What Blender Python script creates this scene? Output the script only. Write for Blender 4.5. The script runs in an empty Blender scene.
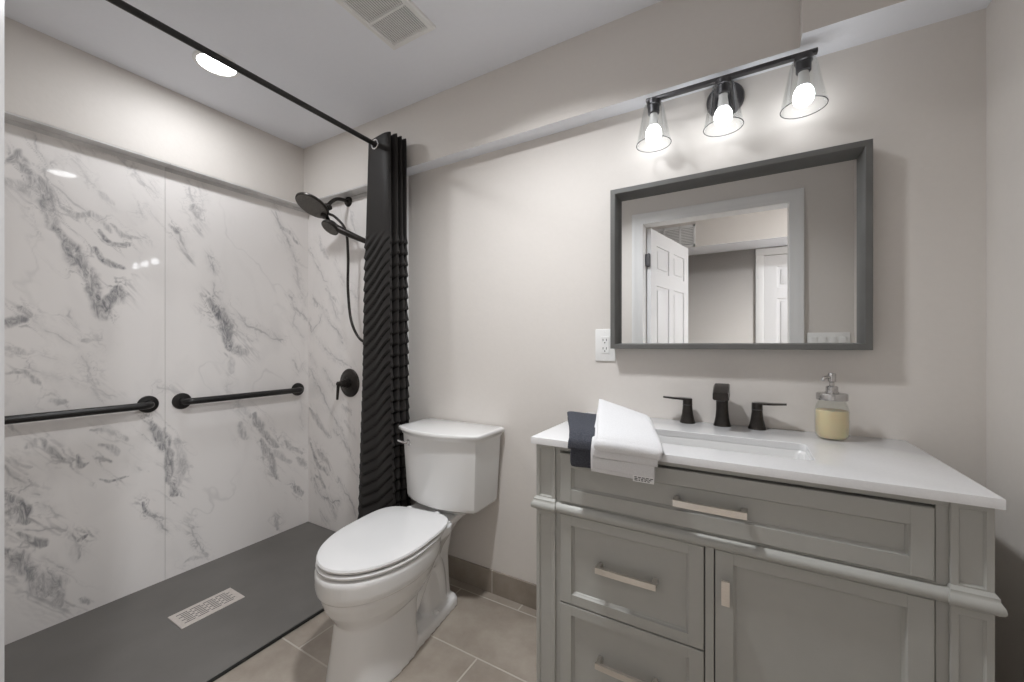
import bpy, bmesh, math, random
import numpy as np
from mathutils import Vector, Matrix

# ------------------------------------------------------------------ camera, world, lights, exposure
S = bpy.context.scene
C = S.collection
S.view_settings.view_transform = 'Standard'
S.view_settings.look = 'None'
S.view_settings.gamma = 1.0
S.view_settings.use_curve_mapping = False
S.view_settings.exposure = 0.25
S.cycles.max_bounces = 14
S.cycles.diffuse_bounces = 8
S.cycles.glossy_bounces = 6
S.cycles.transparent_max_bounces = 12
S.cycles.sample_clamp_indirect = 6.0
S.cycles.caustics_reflective = False
S.cycles.caustics_refractive = False
S.cycles.use_denoising = True

CAM_H = 1.15
cd = bpy.data.cameras.new('camera')
cam = bpy.data.objects.new('camera', cd)
C.objects.link(cam)
cd.sensor_width = 36.0
cd.lens = 396.34 / 1024 * 36.0
cd.shift_y = 3.11 / 1024
cd.clip_start = 0.01
cam.location = (0, 0, CAM_H)
cam.rotation_euler = (math.radians(90), 0, math.radians(30.211))
S.camera = cam

w = bpy.data.worlds.new('world')
S.world = w
w.use_nodes = True
w.node_tree.nodes['Background'].inputs[0].default_value = (0.9, 0.95, 1.0, 1)
w.node_tree.nodes['Background'].inputs[1].default_value = 0.3

def area_light(name, loc, size, power, color=(1, 0.97, 0.93), spread=180, sy=None, rot=(0, 0, 0)):
    ld = bpy.data.lights.new(name, 'AREA')
    ld.shape = 'DISK' if sy is None else 'RECTANGLE'
    ld.size = size
    if sy:
        ld.size_y = sy
    ld.energy = power
    ld.color = color
    ld.spread = math.radians(spread)
    lo = bpy.data.objects.new(name, ld)
    lo.location = loc
    lo.rotation_euler = rot
    C.objects.link(lo)
    return lo

LAMP_TINT = (0.965, 0.98, 1.0)
SHOWER_LAMP = (-1.955, 0.835, 2.343)
ROOM_LAMP = (-0.67, 0.82, 2.343)
HALL_LAMP = (1.50, -0.60, 2.43)
area_light('shower_downlight_beam', SHOWER_LAMP, 0.13, 3.9, LAMP_TINT, 180)
area_light('room_downlight_beam', ROOM_LAMP, 0.13, 12.0, LAMP_TINT, 140)
area_light('hall_light_beam', HALL_LAMP, 0.15, 48.0, LAMP_TINT, 180)
BULB_STRENGTH = 12.0

# ------------------------------------------------------------------ materials
def mat(name, color, rough=0.5, metal=0.0, spec=0.5, **kw):
    m = bpy.data.materials.new(name)
    m.use_nodes = True
    b = m.node_tree.nodes['Principled BSDF']
    b.inputs['Base Color'].default_value = (*color, 1)
    b.inputs['Roughness'].default_value = rough
    b.inputs['Metallic'].default_value = metal
    b.inputs['Specular IOR Level'].default_value = spec
    for k, v in kw.items():
        b.inputs[k.replace('_', ' ')].default_value = v
    return m

def noise_mat(name, c1, c2, scale, rough=0.5, metal=0.0, bump=0.0, detail=4.0, spec=0.5, stretch=(1, 1, 1)):
    m = mat(name, c1, rough, metal, spec)
    nt = m.node_tree
    N, L = nt.nodes, nt.links
    tc = N.new('ShaderNodeTexCoord')
    mp = N.new('ShaderNodeMapping')
    mp.inputs['Scale'].default_value = stretch
    nz = N.new('ShaderNodeTexNoise')
    nz.inputs['Scale'].default_value = scale
    nz.inputs['Detail'].default_value = detail
    rp = N.new('ShaderNodeValToRGB')
    rp.color_ramp.elements[0].color = (*c1, 1)
    rp.color_ramp.elements[1].color = (*c2, 1)
    rp.color_ramp.elements[0].position = 0.3
    rp.color_ramp.elements[1].position = 0.7
    L.new(tc.outputs['Object'], mp.inputs[0])
    L.new(mp.outputs[0], nz.inputs['Vector'])
    L.new(nz.outputs['Fac'], rp.inputs[0])
    L.new(rp.outputs[0], N['Principled BSDF'].inputs['Base Color'])
    if bump:
        bp = N.new('ShaderNodeBump')
        bp.inputs['Strength'].default_value = 1.0
        bp.inputs['Distance'].default_value = bump
        L.new(nz.outputs['Fac'], bp.inputs['Height'])
        L.new(bp.outputs[0], N['Principled BSDF'].inputs['Normal'])
    return m

M = {}
M['wall'] = noise_mat('wall_paint', (0.665, 0.632, 0.598), (0.675, 0.642, 0.608), 60, 0.6, bump=0.0004)
M['ceiling'] = noise_mat('ceiling_paint', (0.81, 0.83, 0.88), (0.82, 0.84, 0.89), 60, 0.75, bump=0.0004)
M['white_trim'] = mat('white_trim_paint', (0.74, 0.74, 0.74), 0.35)
M['ceramic'] = mat('white_ceramic', (0.74, 0.74, 0.735), 0.08, Coat_Weight=0.4, Coat_Roughness=0.03)
M['seat'] = mat('white_seat_plastic', (0.70, 0.70, 0.70), 0.16)
M['quartz'] = noise_mat('white_quartz', (0.70, 0.70, 0.705), (0.73, 0.73, 0.735), 220, 0.14)
M['sink'] = mat('sink_ceramic', (0.72, 0.72, 0.715), 0.08)
M['vanity'] = noise_mat('grey_cabinet_paint', (0.385, 0.385, 0.362), (0.397, 0.397, 0.374), 30, 0.36)
M['grille_back'] = mat('grille_backing', (0.22, 0.22, 0.22), 0.8)
M['drain'] = noise_mat('satin_drain_steel', (0.70, 0.65, 0.61), (0.78, 0.73, 0.69), 90, 0.42, 0.6)
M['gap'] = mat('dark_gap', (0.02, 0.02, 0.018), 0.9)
M['nickel'] = noise_mat('brushed_nickel', (0.68, 0.65, 0.61), (0.76, 0.73, 0.69), 90, 0.28, 1.0, stretch=(1, 1, 14))
M['chrome'] = mat('chrome', (0.75, 0.75, 0.76), 0.10, 1.0)
M['steel'] = noise_mat('steel_lid', (0.50, 0.49, 0.48), (0.58, 0.57, 0.56), 60, 0.27, 1.0)
M['bronze'] = noise_mat('oil_rubbed_bronze', (0.030, 0.027, 0.025), (0.046, 0.041, 0.038), 40, 0.30, 0.7)
M['matte_black'] = noise_mat('black_powder_coat', (0.014, 0.013, 0.013), (0.022, 0.021, 0.020), 80, 0.38, 0.2)
M['showerface'] = noise_mat('spray_face', (0.085, 0.08, 0.07), (0.16, 0.15, 0.135), 160, 0.45, 0.3)
M['fixture'] = mat('dark_fixture_metal', (0.085, 0.083, 0.088), 0.38, 0.7)
M['mirror'] = mat('mirror_glass', (0.86, 0.87, 0.87), 0.0, 1.0)
M['mframe'] = noise_mat('grey_mirror_frame', (0.105, 0.105, 0.10), (0.125, 0.125, 0.12), 14, 0.42, stretch=(1, 1, 1))
M['tray'] = noise_mat('grey_shower_tray', (0.118, 0.112, 0.104), (0.150, 0.143, 0.134), 3.5, 0.42, detail=8)
M['plastic'] = mat('white_plastic', (0.78, 0.78, 0.77), 0.3)
M['slot'] = mat('dark_slot', (0.05, 0.05, 0.05), 0.7)
M['towel_white'] = noise_mat('white_terry', (0.64, 0.64, 0.65), (0.72, 0.72, 0.73), 420, 0.95, bump=0.0012, spec=0.1)
M['towel_dark'] = noise_mat('slate_terry', (0.046, 0.049, 0.061), (0.080, 0.084, 0.099), 260, 0.95, bump=0.0015, spec=0.1)
M['tag'] = mat('towel_tag_cloth', (0.78, 0.78, 0.78), 0.8)
M['ink'] = mat('tag_ink', (0.06, 0.06, 0.07), 0.8)
M['soap'] = mat('yellow_soap', (0.76, 0.65, 0.43), 0.3, Subsurface_Weight=0.2)
M['door'] = mat('white_door_paint', (0.70, 0.70, 0.71), 0.4)

def glow_mat(name, color, strength):
    m = bpy.data.materials.new(name)
    m.use_nodes = True
    nt = m.node_tree
    nt.nodes.clear()
    e = nt.nodes.new('ShaderNodeEmission')
    e.inputs[0].default_value = (*color, 1)
    e.inputs[1].default_value = strength
    o = nt.nodes.new('ShaderNodeOutputMaterial')
    nt.links.new(e.outputs[0], o.inputs[0])
    return m
M['bulb'] = glow_mat('lit_bulb', (0.965, 0.98, 1.0), BULB_STRENGTH)
M['lens'] = glow_mat('lit_lens', (0.985, 0.99, 1.0), 12.0)

def thin_glass(name, tint, edge, amount=0.35):
    m = bpy.data.materials.new(name)
    m.use_nodes = True
    nt = m.node_tree
    nt.nodes.clear()
    N, L = nt.nodes, nt.links
    t = N.new('ShaderNodeBsdfTransparent')
    t.inputs[0].default_value = (*tint, 1)
    g = N.new('ShaderNodeBsdfGlossy')
    g.inputs['Color'].default_value = (0.9, 0.9, 0.9, 1)
    g.inputs['Roughness'].default_value = 0.03
    lw = N.new('ShaderNodeLayerWeight')
    lw.inputs[0].default_value = edge
    mx = N.new('ShaderNodeMixShader')
    o = N.new('ShaderNodeOutputMaterial')
    sc_ = N.new('ShaderNodeMath'); sc_.operation = 'MULTIPLY'; sc_.inputs[1].default_value = amount
    L.new(lw.outputs['Fresnel'], sc_.inputs[0])
    L.new(sc_.outputs[0], mx.inputs[0])
    L.new(t.outputs[0], mx.inputs[1])
    L.new(g.outputs[0], mx.inputs[2])
    L.new(mx.outputs[0], o.inputs[0])
    return m
M['glass'] = thin_glass('clear_shade_glass', (0.955, 0.96, 0.96), 0.16, 0.30)
M['rimglass'] = thin_glass('shade_rim_glass', (0.42, 0.43, 0.44), 0.3, 0.4)
M['jar'] = thin_glass('clear_jar_glass', (0.95, 0.955, 0.945), 0.15, 0.22)

def tile_mat(name, tx, ty, width, row, c1, c2, grout, vertical=False, mortar=0.0035):
    m = mat(name, c1, 0.42)
    nt = m.node_tree
    N, L = nt.nodes, nt.links
    tc = N.new('ShaderNodeTexCoord')
    mp = N.new('ShaderNodeMapping')
    if vertical:
        mp.inputs['Rotation'].default_value = (math.radians(-90), 0, 0)
    mp.inputs['Location'].default_value = (tx, ty, 0)
    br = N.new('ShaderNodeTexBrick')
    br.offset = 0.5
    br.inputs['Scale'].default_value = 1.0
    br.inputs['Brick Width'].default_value = width
    br.inputs['Row Height'].default_value = row
    br.inputs['Mortar Size'].default_value = mortar
    br.inputs['Mortar Smooth'].default_value = 0.2
    br.inputs['Bias'].default_value = 0.0
    br.inputs['Color1'].default_value = (0.46, 0.46, 0.46, 1)
    br.inputs['Color2'].default_value = (0.54, 0.54, 0.54, 1)
    L.new(tc.outputs['Object'], mp.inputs[0])
    L.new(mp.outputs[0], br.inputs['Vector'])
    n1 = N.new('ShaderNodeTexNoise')
    n1.inputs['Scale'].default_value = 5.0
    n1.inputs['Detail'].default_value = 9.0
    n1.inputs['Roughness'].default_value = 0.62
    L.new(tc.outputs['Object'], n1.inputs['Vector'])
    add = N.new('ShaderNodeMath'); add.operation = 'ADD'
    sub = N.new('ShaderNodeMath'); sub.operation = 'SUBTRACT'; sub.inputs[1].default_value = 0.5
    L.new(br.outputs['Color'], add.inputs[0])
    L.new(n1.outputs['Fac'], sub.inputs[0])
    L.new(sub.outputs[0], add.inputs[1])
    rp = N.new('ShaderNodeValToRGB')
    rp.color_ramp.elements[0].position = 0.36
    rp.color_ramp.elements[0].color = (*c1, 1)
    rp.color_ramp.elements[1].position = 0.66
    rp.color_ramp.elements[1].color = (*c2, 1)
    L.new(add.outputs[0], rp.inputs[0])
    mx = N.new('ShaderNodeMixRGB')
    mx.inputs[2].default_value = (*grout, 1)
    L.new(br.outputs['Fac'], mx.inputs[0])
    L.new(rp.outputs[0], mx.inputs[1])
    L.new(mx.outputs[0], N['Principled BSDF'].inputs['Base Color'])
    bp = N.new('ShaderNodeBump')
    bp.invert = True
    bp.inputs['Distance'].default_value = 0.001
    L.new(br.outputs['Fac'], bp.inputs['Height'])
    L.new(bp.outputs[0], N['Principled BSDF'].inputs['Normal'])
    return m
TILE1, TILE2, GROUT = (0.285, 0.245, 0.205), (0.40, 0.355, 0.305), (0.50, 0.46, 0.41)
M['floor'] = tile_mat('taupe_floor_tile', 1.45 - 0.305, -0.889, 0.61, 0.3013, TILE1, TILE2, GROUT)
M['base_tile'] = tile_mat('taupe_base_tile', 1.0, 10.0, 0.61, 0.9, (0.235, 0.20, 0.165), (0.34, 0.30, 0.255), GROUT, vertical=True, mortar=0.0025)

def marble_mat(name):
    m = mat(name, (0.8, 0.8, 0.8), 0.04, spec=0.45)
    nt = m.node_tree
    N, L = nt.nodes, nt.links
    a = N.new('ShaderNodeAttribute'); a.attribute_name = 'smear'
    b = N.new('ShaderNodeAttribute'); b.attribute_name = 'vein'
    tc = N.new('ShaderNodeTexCoord')
    mp = N.new('ShaderNodeMapping')
    mp.inputs['Rotation'].default_value = (math.radians(-52), math.radians(-52), 0)
    mp.inputs['Scale'].default_value = (1.0, 2.6, 1.0)
    n1 = N.new('ShaderNodeTexNoise')
    n1.inputs['Scale'].default_value = 16.0
    n1.inputs['Detail'].default_value = 10.0
    n1.inputs['Roughness'].default_value = 0.7
    n1.inputs['Distortion'].default_value = 1.2
    L.new(tc.outputs['Object'], mp.inputs[0])
    L.new(mp.outputs[0], n1.inputs['Vector'])
    # smear x grain
    r1 = N.new('ShaderNodeMapRange')
    r1.inputs['From Min'].default_value = 0.38
    r1.inputs['From Max'].default_value = 0.62
    r1.inputs['To Min'].default_value = 0.25
    r1.inputs['To Max'].default_value = 1.05
    L.new(n1.outputs['Fac'], r1.inputs['Value'])
    mu = N.new('ShaderNodeMath'); mu.operation = 'MULTIPLY'
    L.new(a.outputs['Fac'], mu.inputs[0]); L.new(r1.outputs[0], mu.inputs[1])
    mm = N.new('ShaderNodeMath'); mm.operation = 'MAXIMUM'
    L.new(mu.outputs[0], mm.inputs[0]); L.new(b.outputs['Fac'], mm.inputs[1])
    # very faint clouding
    n2 = N.new('ShaderNodeTexNoise')
    n2.inputs['Scale'].default_value = 2.2
    n2.inputs['Detail'].default_value = 6.0
    n2.inputs['Distortion'].default_value = 0.6
    L.new(mp.outputs[0], n2.inputs['Vector'])
    r2 = N.new('ShaderNodeMapRange')
    r2.inputs['From Min'].default_value = 0.5
    r2.inputs['From Max'].default_value = 0.8
    r2.inputs['To Min'].default_value = 0.0
    r2.inputs['To Max'].default_value = 0.12
    L.new(n2.outputs['Fac'], r2.inputs['Value'])
    ad = N.new('ShaderNodeMath'); ad.operation = 'ADD'; ad.use_clamp = True
    L.new(mm.outputs[0], ad.inputs[0]); L.new(r2.outputs[0], ad.inputs[1])
    mx = N.new('ShaderNodeMixRGB')
    mx.inputs[1].default_value = (0.85, 0.825, 0.81, 1)
    mx.inputs[2].default_value = (0.23, 0.23, 0.245, 1)
    L.new(ad.outputs[0], mx.inputs[0])
    L.new(mx.outputs[0], N['Principled BSDF'].inputs['Base Color'])
    return m
M['marble'] = marble_mat('white_marble_panel')
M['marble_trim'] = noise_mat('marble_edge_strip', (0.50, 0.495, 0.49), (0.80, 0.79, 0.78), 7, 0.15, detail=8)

def curtain_mat():
    m = mat('black_ruffle_fabric', (0.02, 0.02, 0.02), 0.5, spec=0.14)
    nt = m.node_tree
    N, L = nt.nodes, nt.links
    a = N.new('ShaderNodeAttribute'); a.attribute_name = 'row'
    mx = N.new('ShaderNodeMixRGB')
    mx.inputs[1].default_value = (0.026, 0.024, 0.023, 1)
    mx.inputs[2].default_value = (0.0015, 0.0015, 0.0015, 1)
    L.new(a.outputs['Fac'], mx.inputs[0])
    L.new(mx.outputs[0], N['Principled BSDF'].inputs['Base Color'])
    return m
M['curtain'] = curtain_mat()

# ------------------------------------------------------------------ helpers
ORG = {}
def finish(bm, angle=32):
    bmesh.ops.remove_doubles(bm, verts=bm.verts, dist=1e-6)
    bmesh.ops.recalc_face_normals(bm, faces=bm.faces)
    lim = math.radians(angle)
    for f in bm.faces:
        f.smooth = True
    for e in bm.edges:
        e.smooth = not (len(e.link_faces) == 2 and e.calc_face_angle(0) > lim)

def obj(name, bm, m, parent=None, org=None, angle=32):
    """one mesh object; the shape is given in world coordinates"""
    finish(bm, angle)
    o_ = Vector(org) if org is not None else (ORG[parent] if parent is not None else Vector((0, 0, 0)))
    bmesh.ops.translate(bm, verts=bm.verts, vec=-o_)
    me = bpy.data.meshes.new(name)
    bm.to_mesh(me)
    bm.free()
    for k in (m if isinstance(m, (list, tuple)) else [m]):
        me.materials.append(M[k])
    ob = bpy.data.objects.new(name, me)
    C.objects.link(ob)
    if parent is not None:
        ob.parent = parent
        ob.location = o_ - ORG[parent]
    else:
        ob.location = o_
    ORG[ob] = o_
    return ob

def tag(o, label, cat=None, group=None, kind=None):
    o['label'] = label
    if cat:
        o['category'] = cat
    if group:
        o['group'] = group
    if kind:
        o['kind'] = kind
    return o

def thing(name, loc, label, cat, group=None, kind=None):
    o = bpy.data.objects.new(name, None)
    o.empty_display_size = 0.05
    o.location = loc
    C.objects.link(o)
    ORG[o] = Vector(loc)
    return tag(o, label, cat, group, kind)

def box(bm, x0, x1, y0, y1, z0, z1, bevel=0.0, seg=2, mi=0):
    g = bmesh.ops.create_cube(bm, size=1.0)
    vs = g['verts']
    for v in vs:
        v.co = Vector(((x0 + x1) / 2 + v.co.x * (x1 - x0), (y0 + y1) / 2 + v.co.y * (y1 - y0), (z0 + z1) / 2 + v.co.z * (z1 - z0)))
    fs = list({f for v in vs for f in v.link_faces})
    for f in fs:
        f.material_index = mi
    if bevel:
        es = list({e for v in vs for e in v.link_edges})
        bmesh.ops.bevel(bm, geom=es, offset=bevel, segments=seg, profile=0.5, affect='EDGES')
    return bm

def B():
    return bmesh.new()

def bx(*a, **k):
    return box(B(), *a, **k)

def loft(bm, rings, cap0=True, cap1=True, closed=True):
    """rings: lists of equal length of 3-D points"""
    R = [[bm.verts.new(p) for p in r] for r in rings]
    n = len(R[0])
    for a, b in zip(R, R[1:]):
        for i in range(n if closed else n - 1):
            j = (i + 1) % n
            bm.faces.new((a[i], a[j], b[j], b[i]))
    if closed and cap0:
        bm.faces.new(R[0][::-1])
    if closed and cap1:
        bm.faces.new(R[-1])
    return bm

def lathe(bm, prof, center=(0, 0, 0), axis=(0, 0, 1), seg=32, cap=True):
    """prof: (radius, height) along axis"""
    ax = Vector(axis).normalized()
    q = Vector((0, 0, 1)).rotation_difference(ax)
    c = Vector(center)
    rings = []
    for r, h in prof:
        r = max(r, 1e-5)
        rings.append([c + q @ Vector((r * math.cos(2 * math.pi * i / seg), r * math.sin(2 * math.pi * i / seg), h)) for i in range(seg)])
    return loft(bm, rings, cap, cap)

def smooth_path(pts, n=8):
    """Catmull-Rom through the points"""
    P = [Vector(p) for p in pts]
    P = [P[0] * 2 - P[1]] + P + [P[-1] * 2 - P[-2]]
    out = []
    for i in range(1, len(P) - 2):
        for k in range(n):
            t = k / n
            a, b, c, d = P[i - 1], P[i], P[i + 1], P[i + 2]
            out.append(0.5 * ((2 * b) + (c - a) * t + (2 * a - 5 * b + 4 * c - d) * t * t + (3 * b - a - 3 * c + d) * t ** 3))
    out.append(P[-2])
    return out

def tube(bm, pts, r, seg=16, cap=True):
    P = [Vector(p) for p in pts]
    rings = []
    nrm = None
    for i, p in enumerate(P):
        t = (P[min(i + 1, len(P) - 1)] - P[max(i - 1, 0)]).normalized()
        if nrm is None:
            nrm = t.orthogonal().normalized()
        nrm = (nrm - t * nrm.dot(t)).normalized()
        bi = t.cross(nrm)
        rr = r[i] if isinstance(r, (list, tuple)) else r
        rings.append([p + (nrm * math.cos(2 * math.pi * k / seg) + bi * math.sin(2 * math.pi * k / seg)) * rr for k in range(seg)])
    return loft(bm, rings, cap, cap)

def sweep_rect(bm, pts, wv, hs, ws, up):
    """bar of rectangular section: centre pts, width vector wv, half heights hs, half widths ws"""
    wv = Vector(wv).normalized()
    upv = Vector(up).normalized()
    rings = []
    for p, h, w_ in zip(pts, hs, ws):
        p = Vector(p)
        rings.append([p + wv * w_ * a + upv * h * b for a, b in ((-1, -1), (1, -1), (1, 1), (-1, 1))])
    return loft(bm, rings)

def rounded_rect(cx, cy, hx, hy, r, z, n=6):
    pts = []
    for sx, sy, a0 in ((1, 1, 0), (-1, 1, 90), (-1, -1, 180), (1, -1, 270)):
        for k in range(n + 1):
            a = math.radians(a0 + 90 * k / n)
            pts.append(Vector((cx + sx * (hx - r) + r * math.cos(a), cy + sy * (hy - r) + r * math.sin(a), z)))
    return pts

# value noise for the veins
_rng = np.random.RandomState(7)
_tab = _rng.rand(256, 256)
def vnoise(x, y):
    xi = np.floor(x).astype(int); yi = np.floor(y).astype(int)
    fx = x - xi; fy = y - yi
    fx = fx * fx * (3 - 2 * fx); fy = fy * fy * (3 - 2 * fy)
    g = lambda a, b: _tab[a % 256, b % 256]
    return (g(xi, yi) * (1 - fx) + g(xi + 1, yi) * fx) * (1 - fy) + (g(xi, yi + 1) * (1 - fx) + g(xi + 1, yi + 1) * fx) * fy
def fbm(x, y, o=4):
    s = 0; a = 0.5
    for k in range(o):
        s = s + a * vnoise(x * 2 ** k + 17.3 * k, y * 2 ** k + 5.1 * k); a *= 0.5
    return s

# ------------------------------------------------------------------ the room shell
XR, XW, XP, YB, YP, YS = 0.559, -2.343, -2.405, 1.544, 1.537, 1.467
ZC, ZS, ZT = 2.355, 2.043, 2.008
XT = -1.537                                   # where the shower panels end on the back wall
YN = 0.0742                                   # room side of the doorway wall

def structure(o, label, cat):
    return tag(o, label, cat, kind='structure')

structure(obj('floor', bx(-2.6, 2.2, -1.75, 1.66, -0.12, 0.0), 'floor', org=(0, 0, 0)),
          'taupe rectangular floor tiles laid in running bond with pale grout', 'floor')

def soffit_box(bm, x0, x1, y0, y1, z0, z1):
    n0 = len(bm.faces)
    box(bm, x0, x1, y0, y1, z0, z1)
    bm.faces.ensure_lookup_table()
    for f in bm.faces[n0:]:
        if f.calc_center_median().z < z0 + 1e-4:
            f.material_index = 1

bm = bx(-2.55, 0.68, YB, 1.66, 0, 2.46)
soffit_box(bm, -2.43, XT, YS, YB + 0.02, 2.022, ZC + 0.02)
soffit_box(bm, XT, 0.148, YS, YB + 0.02, ZS, ZC + 0.02)
soffit_box(bm, 0.148, XR + 0.05, 1.405, YB + 0.02, ZS, ZC + 0.02)
structure(obj('wall_back', bm, ['wall', 'ceiling']), 'greige back wall with a boxed soffit over mirror and shower', 'wall')
bm = bx(-2.55, -2.43, -0.03, 1.66, 0, 2.46)
box(bm, -2.44, XW, YN - 0.05, 1.56, ZT, ZC + 0.02)
structure(obj('wall_left', bm, 'wall'), 'greige wall band above the marble shower panels', 'wall')
structure(obj('wall_right', bx(XR, 0.68, -0.03, 1.66, 0, 2.46), 'wall'), 'greige side wall at the right end of the vanity', 'wall')
bm = bx(-2.55, -0.65, -0.03, YN, 0, 2.46)
box(bm, 0.266, 0.68, -0.03, YN, 0, 2.46)
box(bm, -0.65, 0.266, -0.03, YN, 2.044, 2.46)
structure(obj('wall_front', bm, 'wall'), 'greige wall around the doorway, seen in the mirror', 'wall')
structure(obj('ceiling', bx(-2.5, 0.6, 0.0, 1.6, ZC, 2.44), 'ceiling'), 'plain white bathroom ceiling', 'ceiling')

# hallway seen in the mirror
bm = bx(-2.2, 2.2, -1.75, -1.63, 0, 2.46)
soffit_box(bm, -2.2, 2.2, -1.63, -1.236, 2.113, 2.46)
structure(obj('wall_hallway', bm, ['wall', 'ceiling']), 'hallway wall with a boxed duct soffit, seen in the mirror', 'wall')
structure(obj('ceiling_hallway', bx(-2.2, 2.2, -1.7, -0.03, 2.45, 2.55), 'ceiling'), 'white hallway ceiling beyond the doorway', 'ceiling')
structure(obj('wall_hallway_left', bx(-2.2, -2.1, -1.7, -0.03, 0, 2.46), 'wall'), 'left end wall of the hallway beyond the doorway', 'wall')
structure(obj('wall_hallway_right', bx(2.1, 2.2, -1.7, -0.03, 0, 2.46), 'wall'), 'right end wall of the hallway beyond the doorway', 'wall')
structure(obj('wall_hallway_near', bx(0.67, 2.2, -0.05, -0.02, 0, 2.46), 'wall'), 'hallway side of the wall beside the doorway', 'wall')

# tile skirting
bm = bx(XT + 0.004, XR, YB - 0.010, YB + 0.002, 0, 0.104, 0.001, 1)
structure(obj('baseboard_back', bm, 'base_tile', org=(0, 0, 0)), 'low taupe tile skirting along the back wall', 'baseboard')
bm = bx(XR - 0.010, XR + 0.002, YN + 0.0001, YB - 0.010, 0, 0.104, 0.001, 1)
structure(obj('baseboard_right', bm, 'base_tile', org=(0, 0, 0)), 'low taupe tile skirting along the right wall', 'baseboard')

# six-panel doors
def six_panel(width, height, th=0.035):
    """leaf in local coordinates: x 0..width, y -th/2..th/2, z 0..height"""
    bm = B()
    core = th * 0.5 - 0.009
    box(bm, 0.01, width - 0.01, -core, core, 0.01, height - 0.01)
    st = 0.11
    cols = [(st, width / 2 - 0.05), (width / 2 + 0.05, width - st)]
    rows = [(0.21, 0.82), (0.95, 1.59), (1.70, height - 0.115)]
    h = th / 2
    for a, b in ((0, st), (width / 2 - 0.05, width / 2 + 0.05), (width - st, width)):
        box(bm, a, b, -h, h, 0, height, 0.002, 1)
    for a, b in ((0, 0.21), (0.82, 0.95), (1.59, 1.70), (height - 0.115, height)):
        box(bm, 0.001, width - 0.001, -h + 0.0004, h - 0.0004, a + 0.0005, b - 0.0005, 0.002, 1)
    for c0, c1 in cols:
        for r0, r1 in rows:
            box(bm, c0 + 0.028, c1 - 0.028, -h + 0.003, h - 0.003, r0 + 0.028, r1 - 0.028, 0.006, 2)
    return bm

door = thing('door_1', (-0.192, 0.025, 0), 'white six-panel door and casing of the bathroom doorway, seen in the mirror', 'door', kind='structure')
bm = B()
# casing section: thin at the opening, thicker at its outer edge, mitred at the head
sec = [(0.0, 0.0), (0.0, 0.0085), (0.004, 0.0105), (0.020, 0.0115), (0.026, 0.0145), (0.052, 0.0165), (0.058, 0.0205), (0.072, 0.0215), (0.075, 0.019), (0.075, 0.0)]
rings = []
for px, pz, sx, sz in ((-0.632, 0.0, -1, 0), (-0.632, 2.026, -1, 1), (0.248, 2.026, 1, 1), (0.248, 0.0, 1, 0)):
    rings.append([Vector((px + sx * d_, YN - 0.0005 + h_, pz + sz * d_)) for d_, h_ in sec])
loft(bm, rings)
obj('casing', bm, 'white_trim', door)
bm = B()
box(bm, -0.65, -0.632, -0.03, YN + 0.001, 0, 2.044)
box(bm, 0.248, 0.266, -0.03, YN + 0.001, 0, 2.044)
box(bm, -0.65, 0.266, -0.03, YN + 0.001, 2.026, 2.044)
obj('jamb', bm, 'white_trim', door)
hinge = Vector((-0.612, -0.036, 0.008))
ang = math.radians(-90 + 11.5)
T = Matrix.Translation(hinge) @ Matrix.Rotation(ang, 4, 'Z')
bm = six_panel(0.84, 2.012)
bmesh.ops.transform(bm, matrix=T, verts=bm.verts)
leaf = obj('door_leaf', bm, 'door', door)
for z in (0.25, 1.0, 1.78):
    bm = bx(-0.634, -0.598, -0.034, -0.006, z - 0.045, z + 0.045, 0.002, 1)
    lathe(bm, [(0.007, -0.05), (0.007, 0.05)], (-0.610, -0.020, z), seg=12)
    obj('hinge', bm, 'fixture', door)
kn = Vector((0.77, 0, 0.92))
bm = B()
for sgn in (-1, 1):
    lathe(bm, [(0.028, 0.0), (0.028, 0.008), (0.012, 0.012), (0.012, 0.035), (0.027, 0.045), (0.029, 0.058), (0.020, 0.070), (0.0, 0.073)], kn + Vector((0, sgn * 0.017, 0)), (0, sgn, 0), 20)
bmesh.ops.transform(bm, matrix=T, verts=bm.verts)
obj('door_knob', bm, 'fixture', leaf)

d2 = thing('door_2', (0.56, -1.63, 0), 'closed white six-panel door across the hallway, seen in the mirror', 'door', kind='structure')
bm = B()
for x0, x1 in ((0.111, 0.182), (0.942, 1.013)):
    box(bm, x0, x1, -1.632, -1.612, 0, 2.10, 0.004, 2)
box(bm, 0.111, 1.013, -1.632, -1.6118, 2.032, 2.103, 0.004, 2)
obj('casing', bm, 'white_trim', d2)
bm = six_panel(0.76, 2.02)
bmesh.ops.translate(bm, verts=bm.verts, vec=(0.182, -1.632, 0.008))
lf2 = obj('door_leaf', bm, 'door', d2)
bm = B()
lathe(bm, [(0.028, 0.0), (0.028, 0.008), (0.012, 0.012), (0.012, 0.035), (0.027, 0.045), (0.029, 0.058), (0.020, 0.070), (0.0, 0.073)], (0.25, -1.615, 0.93), (0, 1, 0), 20)
obj('door_knob', bm, 'fixture', lf2)

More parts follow.
